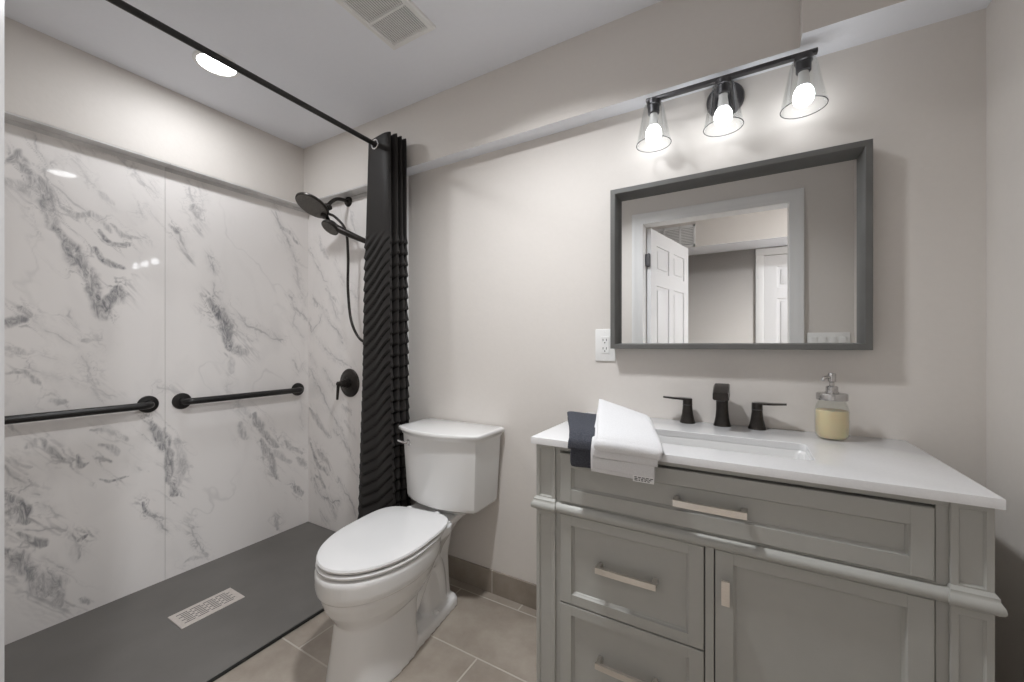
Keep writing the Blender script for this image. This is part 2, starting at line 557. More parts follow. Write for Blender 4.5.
# return air grille on the hallway soffit
g = thing('return_air_grille', (-0.54, -1.236, 2.225), 'white framed return air grille on the hallway soffit, seen in the mirror', 'grille')
bm = B()
gx0, gx1, gz0, gz1 = -0.86, -0.405, 2.118, 2.335
for a, b, c, d in ((gx0, gx1, gz1 - 0.022, gz1), (gx0, gx1, gz0, gz0 + 0.022), (gx0, gx0 + 0.022, gz0, gz1), (gx1 - 0.022, gx1, gz0, gz1), (-0.555, -0.537, gz0, gz1), (-0.71, -0.692, gz0, gz1)):
    box(bm, a, b, -1.238, -1.226, c, d, 0.001, 1)
obj('frame', bm, 'white_trim', g)
obj('backing', bx(gx0 + 0.004, gx1 - 0.004, -1.2365, -1.2345, gz0 + 0.004, gz1 - 0.004), 'grille_back', g)
bm = B()
for k in range(11):
    z = gz0 + 0.030 + k * 0.0158
    box(bm, gx0 + 0.01, gx1 - 0.01, -1.2345, -1.229, z, z + 0.0105)
tag(obj('louvre', bm, 'plastic', g), 'thin white louvres')

# four-gang switch plate beside the doorway
sw = thing('switch_plate', (0.43, YN, 1.16), 'wide white four-gang switch plate beside the door casing, seen in the mirror', 'light switch')
obj('plate', bx(0.337, 0.541, YN - 0.001, YN + 0.006, 1.103, 1.219, 0.003, 2), 'plastic', sw)
for k in range(4):
    x = 0.37 + k * 0.046
    obj('rocker', bx(x - 0.0165, x + 0.0165, YN + 0.004, YN + 0.009, 1.128, 1.194, 0.002, 2), 'plastic', sw)

# ------------------------------------------------------------------ shower
# marble panels: vein maps live on a fine grid as mesh attributes in wall coordinates
def seg_dist(px, pz, pts):
    best = np.full(px.shape, 9.0)
    tt = np.zeros(px.shape)
    n = len(pts) - 1
    for i in range(n):
        ax, az = pts[i]; bx_, bz = pts[i + 1]
        dx, dz = bx_ - ax, bz - az
        l2 = dx * dx + dz * dz + 1e-9
        t = np.clip(((px - ax) * dx + (pz - az) * dz) / l2, 0, 1)
        d = np.hypot(px - ax - t * dx, pz - az - t * dz)
        m = d < best
        best = np.where(m, d, best)
        tt = np.where(m, (i + t) / n, tt)
    return best, tt

def vein_maps(h, z, strokes):
    """h: horizontal wall coordinate, z: height"""
    wx = h + 0.055 * (fbm(h * 13, z * 13, 5) - 0.47)
    wz = z + 0.055 * (fbm(h * 13 + 40, z * 13 + 9, 5) - 0.47)
    wx = wx + 0.008 * (fbm(h * 60, z * 60, 2) - 0.37)
    wz = wz + 0.008 * (fbm(h * 60 + 31, z * 60 + 3, 2) - 0.37)
    sm = np.zeros(h.shape); ve = np.zeros(h.shape)
    for kind, s, wd, pts in strokes:
        lo = np.min(np.array(pts), 0) - 0.12; hi = np.max(np.array(pts), 0) + 0.12
        k = (h > lo[0]) & (h < hi[0]) & (z > lo[1]) & (z < hi[1])
        if not k.any():
            continue
        d, t = seg_dist(wx[k], wz[k], pts)
        # wisps that fray out around each vein along the stone's own grain
        ga, gb = h[k] * 0.62 - z[k] * 0.78, h[k] * 0.78 + z[k] * 0.62
        fr = fbm(ga * 7 + 3.0 * fbm(h[k] * 5, z[k] * 5, 3), gb * 21, 5)
        wisp = np.exp(-((fr - 0.47) / 0.022) ** 2) + 0.6 * np.exp(-((fr - 0.56) / 0.014) ** 2)
        ve[k] = np.maximum(ve[k], 0.75 * s * wisp * np.exp(-(d / (0.022 + wd * 1.6)) ** 2))
        taper = 0.35 + 0.65 * np.sin(np.pi * np.clip(t * 0.86 + 0.07, 0, 1)) ** 0.7
        if kind == 's':
            ww = wd * 1.25 * taper
            a = np.clip(1.45 - d / ww * (0.55 + 0.9 * fbm(h[k] * 16, z[k] * 16, 3)), 0, 1)
            a = a * a * (3 - 2 * a) * s
            sm[k] = np.maximum(sm[k], a)
            line = s * 0.75 * np.exp(-(np.abs(d - ww * 0.75) / 0.0035) ** 2) * (fbm(h[k] * 30, z[k] * 30, 2) > 0.42)
            ve[k] = np.maximum(ve[k], line * 0.5)
        else:
            ww = max(wd * 0.75, 0.0032) * (0.6 + 0.7 * taper) * (0.5 + fbm(h[k] * 25, z[k] * 25, 2) * 1.3)
            a = s * 0.85 * np.exp(-(d / ww) ** 2) * np.clip(fbm(h[k] * 22 + 9, z[k] * 22, 3) * 2.6 - 0.35, 0.15, 1)
            halo = 0.30 * s * np.exp(-(d / (ww * 4.5)) ** 2)
            ve[k] = np.maximum(ve[k], a)
            sm[k] = np.maximum(sm[k], halo)
    # a few faint hairlines everywhere, running down and across
    q = fbm(h * 2.6 + z * 1.6 + 3, z * 1.3 - h * 0.9 + 8, 5)
    hair = 0.20 * np.exp(-((q - 0.50) / 0.006) ** 2) * np.clip(fbm(h * 3 + 50, z * 3, 3) * 3 - 1.25, 0, 1)
    ve = np.maximum(ve, hair)
    return sm, ve

def panel(name, axis, a0, a1, z0, z1, face, thick, strokes, label):
    """axis 'y': panel on the left wall facing +x; axis 'x': panel on the back wall facing -y"""
    step = 0.0036
    na, nz = int((a1 - a0) / step), int((z1 - z0) / step)
    A, Z = np.meshgrid(np.linspace(a0, a1, na + 1), np.linspace(z0, z1, nz + 1))
    sm, ve = vein_maps(A, Z, strokes)
    nv = (na + 1) * (nz + 1)
    if axis == 'y':
        front = np.stack([np.full(A.shape, face), A, Z], -1).reshape(-1, 3)
        org = np.array([face, (a0 + a1) / 2, z0])
        back = face - thick
        bk = np.array([[back, a0, z0], [back, a1, z0], [back, a1, z1], [back, a0, z1]])
    else:
        front = np.stack([A, np.full(A.shape, face), Z], -1).reshape(-1, 3)
        org = np.array([(a0 + a1) / 2, face, z0])
        back = face + thick
        bk = np.array([[a0, back, z0], [a1, back, z0], [a1, back, z1], [a0, back, z1]])
    V = np.concatenate([front, bk]) - org
    idx = np.arange(nv).reshape(nz + 1, na + 1)
    q = np.stack([idx[:-1, :-1], idx[:-1, 1:], idx[1:, 1:], idx[1:, :-1]], -1).reshape(-1, 4)
    faces = q.tolist()
    b0, b1, b2, b3 = nv, nv + 1, nv + 2, nv + 3
    faces.append([b0, b1] + idx[0, ::-1].tolist())
    faces.append([b2, b3] + idx[-1, :].tolist())
    faces.append([b1, b2] + idx[::-1, -1].tolist())
    faces.append([b3, b0] + idx[:, 0].tolist())
    faces.append([b3, b2, b1, b0])
    me = bpy.data.meshes.new(name)
    me.from_pydata(V.tolist(), [], faces)
    for nm, arr in (('smear', sm), ('vein', ve)):
        at = me.attributes.new(nm, 'FLOAT', 'POINT')
        at.data.foreach_set('value', np.concatenate([arr.reshape(-1), np.zeros(4)]).astype(np.float32))
    me.materials.append(M['marble'])
    me.validate()
    o = bpy.data.objects.new(name, me)
    o.location = org.tolist()
    C.objects.link(o)
    ORG[o] = Vector(org.tolist())
    return tag(o, label, 'shower wall panel', 'marble shower wall panels')

LEFT_VEINS = [('s',0.8,0.0177,[(0.337,1.847),(0.366,1.867),(0.406,1.796),(0.429,1.705),(0.469,1.595)]),('s',0.9,0.021,[(0.469,1.595),(0.502,1.516),(0.549,1.456),(0.576,1.4)]),('s',1,0.0196,[(0.561,1.407),(0.579,1.349),(0.595,1.29),(0.623,1.345),(0.636,1.399)]),('s',0.45,0.0194,[(0.33,1.777),(0.378,1.748),(0.421,1.702)]),('l',0.6,0.004,[(0.408,1.959),(0.429,1.892),(0.45,1.861),(0.431,1.785),(0.447,1.739),(0.469,1.697),(0.508,1.683)]),('l',0.5,0.0042,[(0.442,1.781),(0.486,1.755),(0.543,1.727),(0.585,1.679)]),('s',0.6,0.0106,[(0.469,1.705),(0.511,1.688),(0.561,1.715),(0.592,1.689),(0.614,1.651)]),('s',0.9,0.0088,[(0.576,1.65),(0.595,1.612),(0.623,1.601),(0.672,1.598)]),('s',0.6,0.009,[(0.623,1.676),(0.656,1.639),(0.717,1.635)]),('s',0.9,0.0132,[(0.57,1.554),(0.617,1.511),(0.666,1.488)]),('l',0.35,0.0054,[(0.508,1.924),(0.549,1.856),(0.585,1.809),(0.63,1.752)]),('s',0.35,0.0131,[(0.585,1.817),(0.623,1.786)]),('l',0.55,0.0046,[(0.662,1.956),(0.717,1.898),(0.775,1.852)]),('l',0.4,0.0047,[(0.753,1.92),(0.775,1.871)]),('l',0.45,0.0046,[(0.707,1.789),(0.731,1.736)]),('l',0.3,0.0047,[(0.738,1.799),(0.775,1.748)]),('s',0.35,0.0128,[(0.442,2.01),(0.525,1.999),(0.617,1.995),(0.666,1.979)]),('s',0.9,0.0134,[(0.33,1.218),(0.361,1.235),(0.39,1.236)]),('s',0.7,0.0078,[(0.361,1.289),(0.4,1.253)]),('s',0.5,0.0095,[(0.33,1.147),(0.366,1.127)]),('l',0.5,0.0041,[(0.4,1.256),(0.447,1.199),(0.531,1.134)]),('l',0.5,0.0042,[(0.491,1.278),(0.525,1.218)]),('s',0.4,0.0064,[(0.54,1.163),(0.585,1.163)]),('l',0.3,0.004,[(0.411,1.119),(0.455,1.09)]),('s',0.6,0.0077,[(0.33,1.045),(0.366,1.05),(0.403,0.989)]),('l',0.7,0.0043,[(0.375,1.073),(0.411,1.032),(0.447,1.001)]),('l',0.5,0.0043,[(0.54,1.087),(0.564,1.031),(0.576,0.978),(0.549,0.959),(0.585,0.899)]),('s',0.6,0.0081,[(0.442,0.925),(0.483,0.904)]),('l',0.45,0.0043,[(0.505,0.993),(0.555,0.963),(0.643,0.91)]),('s',0.5,0.0088,[(0.57,0.79),(0.633,0.743),(0.676,0.707)]),('s',0.5,0.0078,[(0.378,0.747),(0.4,0.77)]),('s',0.8,0.0081,[(0.416,0.77),(0.455,0.709),(0.491,0.66)]),('s',1,0.0074,[(0.508,0.689),(0.525,0.647),(0.549,0.649)]),('s',0.6,0.0077,[(0.57,0.717),(0.61,0.686),(0.643,0.656)]),('s',1,0.0142,[(0.746,0.79),(0.775,0.728),(0.805,0.65)]),('l',0.8,0.0048,[(0.79,0.683),(0.809,0.63)]),('s',0.8,0.0054,[(0.567,0.666),(0.626,0.629)]),('s',0.8,0.0044,[(0.585,0.57),(0.643,0.549),(0.683,0.551)]),('l',0.4,0.0046,[(0.676,0.625),(0.717,0.569)]),('s',0.45,0.0057,[(0.33,0.894),(0.353,0.822)]),('s',0.45,0.0058,[(0.337,0.711),(0.39,0.666)]),('l',0.8,0.0058,[(0.327,0.676),(0.361,0.613),(0.385,0.566),(0.411,0.554)]),('s',1,0.0173,[(0.327,0.578),(0.351,0.524),(0.395,0.469)]),('s',0.8,0.0171,[(0.327,0.506),(0.366,0.504)]),('l',0.6,0.004,[(0.411,0.519),(0.442,0.5),(0.472,0.461)]),('l',0.7,0.005,[(0.366,0.442),(0.416,0.41),(0.475,0.374)]),('s',0.8,0.0098,[(0.366,0.423),(0.383,0.373),(0.421,0.344)]),('s',0.8,0.0175,[(0.327,0.382),(0.366,0.311),(0.395,0.226),(0.429,0.145)]),('s',0.7,0.0202,[(0.429,0.229),(0.458,0.154),(0.475,0.092)]),('s',1,0.0084,[(0.514,0.328),(0.543,0.337)]),('l',0.9,0.0052,[(0.502,0.358),(0.508,0.314),(0.523,0.262)]),('l',0.7,0.004,[(0.429,0.297),(0.469,0.237)]),('s',0.7,0.0163,[(0.455,0.106),(0.491,0.062)]),('s',0.6,0.0085,[(0.537,0.077),(0.555,0.046)]),('s',1,0.0082,[(0.731,0.412),(0.746,0.364),(0.764,0.329)]),('l',0.9,0.0048,[(0.753,0.352),(0.782,0.294),(0.813,0.243)]),('l',0.5,0.005,[(0.896,2.022),(0.917,1.929),(0.925,1.85)]),('s',0.7,0.0153,[(0.93,1.857),(0.947,1.801)]),('l',0.6,0.0064,[(0.938,1.803),(0.951,1.73)]),('l',0.3,0.0051,[(0.947,1.964),(0.973,1.818)]),('s',0.8,0.0098,[(0.824,1.742),(0.848,1.7)]),('l',0.8,0.0062,[(0.844,1.708),(0.872,1.651),(0.9,1.577)]),('l',0.7,0.0065,[(0.986,1.598),(1.009,1.534)]),('l',0.6,0.0048,[(1.018,1.478),(1.027,1.405),(1.06,1.344),(1.089,1.303)]),('s',1,0.0214,[(1.0,1.365),(1.041,1.3),(1.07,1.215),(1.089,1.129)]),('s',0.9,0.0243,[(1.051,1.322),(1.079,1.248),(1.099,1.145)]),('s',0.7,0.0221,[(1.099,1.129),(1.164,1.106)]),('l',0.6,0.0057,[(1.079,1.324),(1.19,1.247),(1.376,1.163)]),('l',0.5,0.005,[(1.079,1.313),(1.138,1.228),(1.216,1.162)]),('l',0.6,0.0061,[(1.305,2.03),(1.334,1.92),(1.382,1.83),(1.419,1.728),(1.45,1.66)]),('s',0.6,0.0092,[(1.364,1.844),(1.419,1.833),(1.476,1.784)]),('l',0.4,0.0063,[(1.45,1.623),(1.495,1.492),(1.522,1.399)]),('l',0.6,0.0062,[(1.419,1.452),(1.45,1.374),(1.522,1.304)]),('l',0.35,0.0062,[(1.444,1.349),(1.431,1.268),(1.509,1.189)]),('s',0.3,0.0136,[(1.089,1.075),(1.103,0.998)]),('l',0.35,0.0054,[(1.07,0.946),(1.084,0.891)]),('l',0.45,0.0036,[(0.782,0.96),(0.86,0.904)]),('s',0.4,0.014,[(1.138,0.818),(1.19,0.755)]),('s',0.5,0.0139,[(1.138,0.708),(1.179,0.622)]),('s',0.75,0.0146,[(1.211,0.763),(1.266,0.651),(1.34,0.547)]),('s',0.7,0.0147,[(1.254,0.595),(1.299,0.497),(1.334,0.352)]),('s',0.6,0.0124,[(1.382,0.568),(1.437,0.507),(1.495,0.469)]),('s',0.8,0.0125,[(1.45,0.268),(1.502,0.208)]),('s',0.6,0.0126,[(1.463,0.439),(1.522,0.373)]),('s',0.4,0.012,[(1.299,0.538),(1.419,0.425)]),('l',0.5,0.0063,[(1.431,1.052),(1.469,0.975),(1.509,1.018)]),('s',1,0.0169,[(0.801,0.733),(0.828,0.655)]),('s',0.9,0.0146,[(0.828,0.636),(0.828,0.563),(0.828,0.48)]),('s',0.5,0.0148,[(0.86,0.677),(0.88,0.549),(0.86,0.471)]),('s',1,0.0122,[(0.836,0.478),(0.856,0.408)]),('l',0.7,0.0051,[(0.896,0.264),(0.917,0.211),(0.934,0.128),(0.964,0.047)]),('s',0.4,0.0076,[(0.892,0.056),(0.951,0.048)]),('s',0.6,0.009,[(1.328,0.115),(1.352,0.047)]),('l',0.35,0.0057,[(1.482,0.799),(1.515,0.636)])]
BACK_VEINS = [('l',0.7,0.0062,[(-2.366,1.443),(-2.264,1.375),(-2.185,1.285),(-2.053,1.163)]),('l',0.6,0.0063,[(-2.408,1.292),(-2.366,1.214),(-2.234,1.361)]),('s',0.5,0.0092,[(-2.234,1.485),(-2.137,1.418)]),('l',0.5,0.0055,[(-2.224,1.515),(-2.166,1.389),(-2.081,1.283)]),('l',0.6,0.0062,[(-2.387,0.985),(-2.264,0.833),(-2.166,0.718),(-2.044,0.58)]),('s',0.6,0.0125,[(-2.397,0.741),(-2.304,0.649),(-2.185,0.587)]),('s',0.7,0.0125,[(-2.366,0.515),(-2.304,0.41),(-2.204,0.351)]),('s',0.6,0.0124,[(-2.304,0.498),(-2.185,0.391)]),('s',0.7,0.0109,[(-2.324,0.331),(-2.224,0.262)]),('l',0.8,0.0062,[(-2.335,0.304),(-2.264,0.198),(-2.185,0.195),(-2.09,0.202)]),('l',0.7,0.0061,[(-2.185,0.183),(-2.128,0.116)]),('l',0.6,0.0056,[(-2.274,0.103),(-2.204,0.068)]),('l',0.7,0.0059,[(-2.109,0.331),(-1.999,0.232),(-1.946,0.155)]),('l',0.6,0.0053,[(-2.137,0.629),(-1.999,0.515),(-1.946,0.429)]),('s',0.4,0.0089,[(-2.044,0.699),(-1.981,0.634)]),('l',0.5,0.0055,[(-2.304,1.176),(-2.137,1.066),(-1.981,1.022)]),('l',0.5,0.0056,[(-2.387,1.751),(-2.304,1.615),(-2.204,1.532)]),('s',0.4,0.0093,[(-2.284,1.801),(-2.224,1.694)]),('l',0.5,0.0053,[(-2.137,1.648),(-2.044,1.501),(-1.928,1.406)]),('s',0.35,0.0088,[(-1.999,1.91),(-1.946,1.814)]),('l',0.5,0.0062,[(-2.264,0.989),(-2.147,0.883)]),('s',0.5,0.0089,[(-2.044,0.788),(-1.981,0.752)]),('l',0.45,0.0057,[(-2.408,1.099),(-2.324,1.012)]),('l',0.5,0.0053,[(-2.017,0.465),(-1.928,0.373)])]

SEAM = 0.809
p1 = panel('shower_wall_panel', 'y', YN, SEAM - 0.0006, 0.014, 1.985, XP, 0.0148, LEFT_VEINS,
           'white marble panel with heavy grey smears, behind the grab bar nearer the doorway')
p2 = panel('shower_wall_panel', 'y', SEAM + 0.0006, YP, 0.014, 1.985, XP, 0.0148, LEFT_VEINS,
           'white marble panel with thin veins, behind the grab bar nearer the shower corner')
p3 = panel('shower_wall_panel', 'x', XP, XT - 0.016, 0.014, 1.995, YP, 0.0068, BACK_VEINS,
           'white marble panel behind the shower head, hose and mixing valve')
for p, a in ((p1, (-2.43, XW - 0.002, YN, SEAM - 0.0006)), (p2, (-2.43, XW - 0.002, SEAM + 0.0006, YP))):
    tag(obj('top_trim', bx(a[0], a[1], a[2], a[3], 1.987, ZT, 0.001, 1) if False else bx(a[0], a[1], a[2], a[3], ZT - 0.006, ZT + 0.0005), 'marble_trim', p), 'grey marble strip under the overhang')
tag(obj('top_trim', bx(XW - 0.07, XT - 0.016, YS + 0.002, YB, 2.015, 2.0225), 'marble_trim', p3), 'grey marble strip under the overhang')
bm = bx(XT - 0.016, XT + 0.002, YP - 0.006, YB + 0.001, 0.0, ZS - 0.001, 0.002, 2)
obj('edge_trim', bm, 'white_trim', p3)
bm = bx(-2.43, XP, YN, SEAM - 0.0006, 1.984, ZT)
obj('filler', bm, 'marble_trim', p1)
bm = bx(-2.43, XP, SEAM + 0.0006, YB, 1.984, ZT)
obj('filler', bm, 'marble_trim', p2)
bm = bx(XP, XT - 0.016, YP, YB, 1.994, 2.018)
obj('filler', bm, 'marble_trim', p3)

# tray
tx0, tx1, ty0, ty1 = XP + 0.0005, -1.562, YN + 0.0005, YP - 0.0005
bm = B()
o_ = [(tx0, ty0), (tx1, ty0), (tx1, ty1), (tx0, ty1)]
i_ = [(-2.073, 0.701), (-1.936, 0.701), (-1.936, 0.942), (-2.073, 0.942)]
def rng(pts, z, d=0.0):
    c = Vector(((tx0 + tx1) / 2, (ty0 + ty1) / 2))
    return [Vector((x + (d if x < c.x else -d), y + (d if y < c.y else -d), z)) for x, y in pts]
loft(bm, [rng(o_, 0.0005), rng(o_, 0.013), rng(o_, 0.0155, 0.0025), [Vector((x, y, 0.0095)) for x, y in i_]])
tray = tag(obj('shower_tray', bm, 'tray', org=(-1.99, 0.81, 0.0)), 'low dark grey textured shower tray below the marble panels', 'shower tray')
tag(obj('edge_strip', bx(tx1 - 0.0005, tx1 + 0.0045, ty0, ty1, 0.0003, 0.0125, 0.001, 1), 'gap', tray), 'black strip along the open edge')  # thin black strip down the tray's open side
dr = thing('shower_drain', (-2.0045, 0.8215, 0.0095), 'brushed metal rectangular drain cover set in the grey tray', 'drain')
obj('cover', bx(-2.0695, -1.9395, 0.7045, 0.9385, 0.0088, 0.0130, 0.001, 1), 'drain', dr)
bm = B()
for r in range(7):
    x = -2.0445 + r * 0.0133
    for k in range(4):
        y0 = 0.724 + k * 0.0475 + (0.012 if r % 2 else 0.0)
        box(bm, x - 0.0020, x + 0.0020, y0, y0 + 0.038, 0.0120, 0.0133)
tag(obj('slots', bm, 'slot', dr), 'rows of dark drain slots')

# grab bars
def grab_bar(y0, y1, z, label):
    t = thing('grab_bar', (XP, (y0 + y1) / 2, z), label, 'grab bar', 'black grab bars')
    xb = XP + 0.056
    r = 0.032
    pts = [(XP + 0.004, y0, z), (xb - r, y0, z)]
    for k in range(1, 9):
        a = math.radians(90 * k / 8)
        pts.append((xb - r + r * math.sin(a), y0 + r - r * math.cos(a), z))
    e = []
    for k in range(0, 9):
        a = math.radians(90 * k / 8)
        e.append((xb - r + r * math.cos(a), y1 - r + r * math.sin(a), z))
    pts += e + [(XP + 0.004, y1, z)]
    obj('bar', tube(B(), pts, 0.0158, 20), 'matte_black', t)
    for y in (y0, y1):
        bm = lathe(B(), [(0.0395, 0.0), (0.0395, 0.006), (0.037, 0.010), (0.020, 0.013), (0.0185, 0.016)], (XP, y, z), (1, 0, 0), 36)
        obj('flange', bm, 'matte_black', t)
grab_bar(0.142, 0.745, 0.869, 'long black grab bar on the marble panel nearer the doorway')
grab_bar(0.874, 1.466, 0.868, 'black grab bar ending near the shower corner')

# mixing valve
v = thing('shower_valve', (-1.999, YP, 0.922), 'round bronze shower valve with lever handle on the marble wall', 'shower valve')
obj('escutcheon', lathe(B(), [(0.084, 0), (0.084, 0.004), (0.079, 0.009), (0.058, 0.012), (0.052, 0.016), (0.034, 0.017)], (-1.999, YP, 0.922), (0, -1, 0), 48), 'bronze', v)
hd = obj('handle', lathe(B(), [(0.032, 0.012), (0.030, 0.028), (0.024, 0.030), (0.024, 0.044), (0.020, 0.046), (0.020, 0.060), (0.015, 0.064), (0.014, 0.082), (0.010, 0.086), (0.0, 0.087)], (-1.999, YP, 0.922), (0, -1, 0), 32), 'bronze', v)
obj('lever', tube(B(), [(-1.999, YP - 0.076, 0.925), (-2.0, YP - 0.079, 0.90), (-2.002, YP - 0.081, 0.86), (-2.003, YP - 0.082, 0.832)], [0.010, 0.0085, 0.0075, 0.007], 14), 'bronze', hd)

# shower head with docked hand shower
s = thing('shower_sprayer', (-2.010, YP, 1.990), 'bronze dual shower head with hand shower and hose on the marble wall', 'shower head')
bm = lathe(B(), [(0.030, 0), (0.030, 0.004), (0.024, 0.012), (0.013, 0.014)], (-2.010, YP, 1.990), (0, -1, 0), 28)
obj('flange', bm, 'bronze', s)
arm = smooth_path([(-2.010, YP, 1.990), (-2.012, 1.495, 1.990), (-2.018, 1.455, 1.980), (-2.027, 1.425, 1.950), (-2.03, 1.405, 1.922)], 6)
obj('arm', tube(B(), arm, 0.0105, 14), 'bronze', s)
bm = lathe(B(), [(0.0, -0.002), (0.017, 0.0), (0.021, 0.010), (0.021, 0.050), (0.017, 0.060), (0.0, 0.062)], (-2.03, 1.412, 1.935), (0, -0.5, -0.87), 20)
lathe(bm, [(0.0, -0.03), (0.013, -0.028), (0.016, -0.018), (0.016, 0.018), (0.013, 0.028), (0.0, 0.03)], (-2.018, 1.40, 1.915), (1, 0.1, -0.05), 18)
tube(bm, [(-2.033, 1.395, 1.905), (-2.045, 1.365, 1.925)], 0.014, 14)
tube(bm, [(-2.028, 1.398, 1.875), (-2.005, 1.402, 1.840), (-1.968, 1.405, 1.806)], [0.013, 0.012, 0.017], 14)
lathe(bm, [(0.0, 0.0), (0.019, 0.003), (0.022, 0.015), (0.019, 0.028), (0.0, 0.031)], (-2.028, 1.395, 1.885), (0, -0.3, -1), 18)
obj('diverter', bm, 'bronze', s)
hc = Vector((-2.050, 1.335, 1.914)); hn = Vector((0.0, -0.49, -0.872)).normalized()
rain = obj('rain_head', lathe(B(), [(0.014, -0.048), (0.022, -0.036), (0.036, -0.022), (0.068, -0.013), (0.087, -0.006), (0.0915, 0.000), (0.090, 0.006), (0.085, 0.008)], hc, hn, 48), 'bronze', s)
bm = lathe(B(), [(0.084, 0.0068), (0.082, 0.0092), (0.0, 0.0096)], hc, hn, 40)
q = Vector((0, 0, 1)).rotation_difference(hn)
for ring, n in ((0.016, 6), (0.032, 12), (0.048, 18), (0.063, 24), (0.076, 28)):
    for k in range(n):
        a = 2 * math.pi * k / n
        c = hc + q @ Vector((ring * math.cos(a), ring * math.sin(a), 0.009))
        lathe(bm, [(0.0024, 0), (0.0016, 0.003)], c, hn, 6)
tag(obj('spray_face', bm, 'showerface', rain), 'lighter grey nozzle face')
wc_ = Vector((-1.975, 1.392, 1.797)); wn = Vector((-0.05, -0.60, -0.80)).normalized()
hdir = Vector((0.185, 0.085, -0.095))
bm = lathe(B(), [(0.0, -0.034), (0.026, -0.030), (0.043, -0.014), (0.050, 0.0), (0.049, 0.008), (0.045, 0.010)], wc_, wn, 36)
hp = smooth_path([wc_ - wn * 0.014, wc_ - wn * 0.012 + hdir * 0.30, wc_ - wn * 0.012 + hdir * 0.65, wc_ - wn * 0.014 + hdir], 5)
tube(bm, hp, [0.022 - 0.008 * i / (len(hp) - 1) for i in range(len(hp))], 16)
wand = obj('hand_shower', bm, 'bronze', s)
bm = lathe(B(), [(0.044, 0.009), (0.042, 0.0115), (0.0, 0.012)], wc_, wn, 32)
q = Vector((0, 0, 1)).rotation_difference(wn)
for ring, n in ((0.014, 6), (0.026, 12), (0.037, 18)):
    for k in range(n):
        a = 2 * math.pi * k / n
        lathe(bm, [(0.0022, 0), (0.0015, 0.003)], wc_ + q @ Vector((ring * math.cos(a), ring * math.sin(a), 0.0115)), wn, 6)
tag(obj('spray_face', bm, 'showerface', wand), 'lighter grey nozzle face')
tip = wc_ - wn * 0.014 + hdir
hose = smooth_path([(-2.018, 1.40, 1.885), (-1.985, 1.43, 1.865), (-1.93, 1.455, 1.79), (-1.918, 1.462, 1.65), (-1.922, 1.465, 1.45), (-1.885, 1.462, 1.265), (-1.79, 1.46, 1.165), (-1.70, 1.47, 1.20), (-1.675, 1.485, 1.38), (-1.72, 1.49, 1.60), tuple(tip + Vector((0.03, 0.01, -0.035))), tuple(tip)], 8)
obj('hose', tube(B(), hose, 0.0075, 12), 'bronze', s)

# rod and curtain
XROD, ZROD = -1.553, 2.126
rod = thing('curtain_rod', (XROD, 0.77, ZROD), 'black shower curtain rod crossing below the ceiling', 'curtain rod')
obj('pole', tube(B(), [(XROD + 0.014, YN + 0.003, ZROD), (XROD, YS - 0.003, ZROD)], 0.0112, 20), 'matte_black', rod)
for y, s_ in ((YN, 1), (YS, -1)):
    obj('end_flange', lathe(B(), [(0.027, 0), (0.027, 0.010), (0.022, 0.018), (0.0145, 0.020)], (XROD + (0.014 if s_ > 0 else 0), y, ZROD), (0, s_, 0), 28), 'matte_black', rod)

cur = thing('shower_curtain', (XROD, 1.40, 0.03), 'gathered black ruffled shower curtain hanging beside the toilet', 'shower curtain')
folds = [(-0.085, 1.372), (-0.060, 1.352), (0.045, 1.333), (0.088, 1.334), (0.094, 1.346), (0.010, 1.360), (-0.070, 1.368), (-0.072, 1.376), (0.020, 1.372), (0.098, 1.362), (0.104, 1.374), (0.010, 1.386),
         (-0.070, 1.392), (-0.070, 1.400), (0.020, 1.398), (0.104, 1.391), (0.108, 1.402), (0.010, 1.412), (-0.065, 1.418), (-0.065, 1.426), (0.020, 1.424), (0.104, 1.419), (0.108, 1.430), (0.02, 1.440), (-0.055, 1.448)]
path = smooth_path([(x, y, 0) for x, y in folds], 12)
zs = [0.03 + (2.162 - 0.03) * k / 520 for k in range(521)]
npth = len(path)
verts, rowv = [], []
for z in zs:
    f = max(0.0, 1 - (z - 0.03) / 2.132)                   # 0 at the top, 1 at the hem
    for i, p in enumerate(path):
        t = path[min(i + 1, npth - 1)] - path[max(i - 1, 0)]
        nrm = Vector((t.y, -t.x, 0)).normalized()
        u = i / (npth - 1)
        sx = 1.0 + (1.15 if p.x < 0 else 0.24) * f
        wave = 0.006 * math.sin(2.2 * z + 9 * u) * (0.4 + f)
        x = XROD + 0.004 + p.x * sx + wave
        y = p.y + 0.004 * math.sin(3.1 * z + 14 * u) * f
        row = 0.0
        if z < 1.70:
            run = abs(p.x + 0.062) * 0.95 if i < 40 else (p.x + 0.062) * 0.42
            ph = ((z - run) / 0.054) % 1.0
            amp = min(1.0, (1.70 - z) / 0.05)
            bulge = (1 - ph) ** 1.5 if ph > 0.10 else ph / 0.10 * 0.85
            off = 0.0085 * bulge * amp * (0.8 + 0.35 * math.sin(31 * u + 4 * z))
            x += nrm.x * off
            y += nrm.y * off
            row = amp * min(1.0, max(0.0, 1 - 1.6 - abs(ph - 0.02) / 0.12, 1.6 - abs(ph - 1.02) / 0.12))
        verts.append((x - XROD, min(y, YS - 0.006) - 1.40, z - 0.03))
        rowv.append(row)
faces = [(a * npth + b, a * npth + b + 1, (a + 1) * npth + b + 1, (a + 1) * npth + b) for a in range(len(zs) - 1) for b in range(npth - 1)]
verts = [tuple(float(c) for c in v_) for v_ in verts]
me = bpy.data.meshes.new('fabric')
me.from_pydata(verts, [], faces)
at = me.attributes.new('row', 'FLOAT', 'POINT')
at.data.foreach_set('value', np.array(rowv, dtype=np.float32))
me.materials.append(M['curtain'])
for p in me.polygons:
    p.use_smooth = True
fab = bpy.data.objects.new('fabric', me)
C.objects.link(fab)
fab.parent = cur
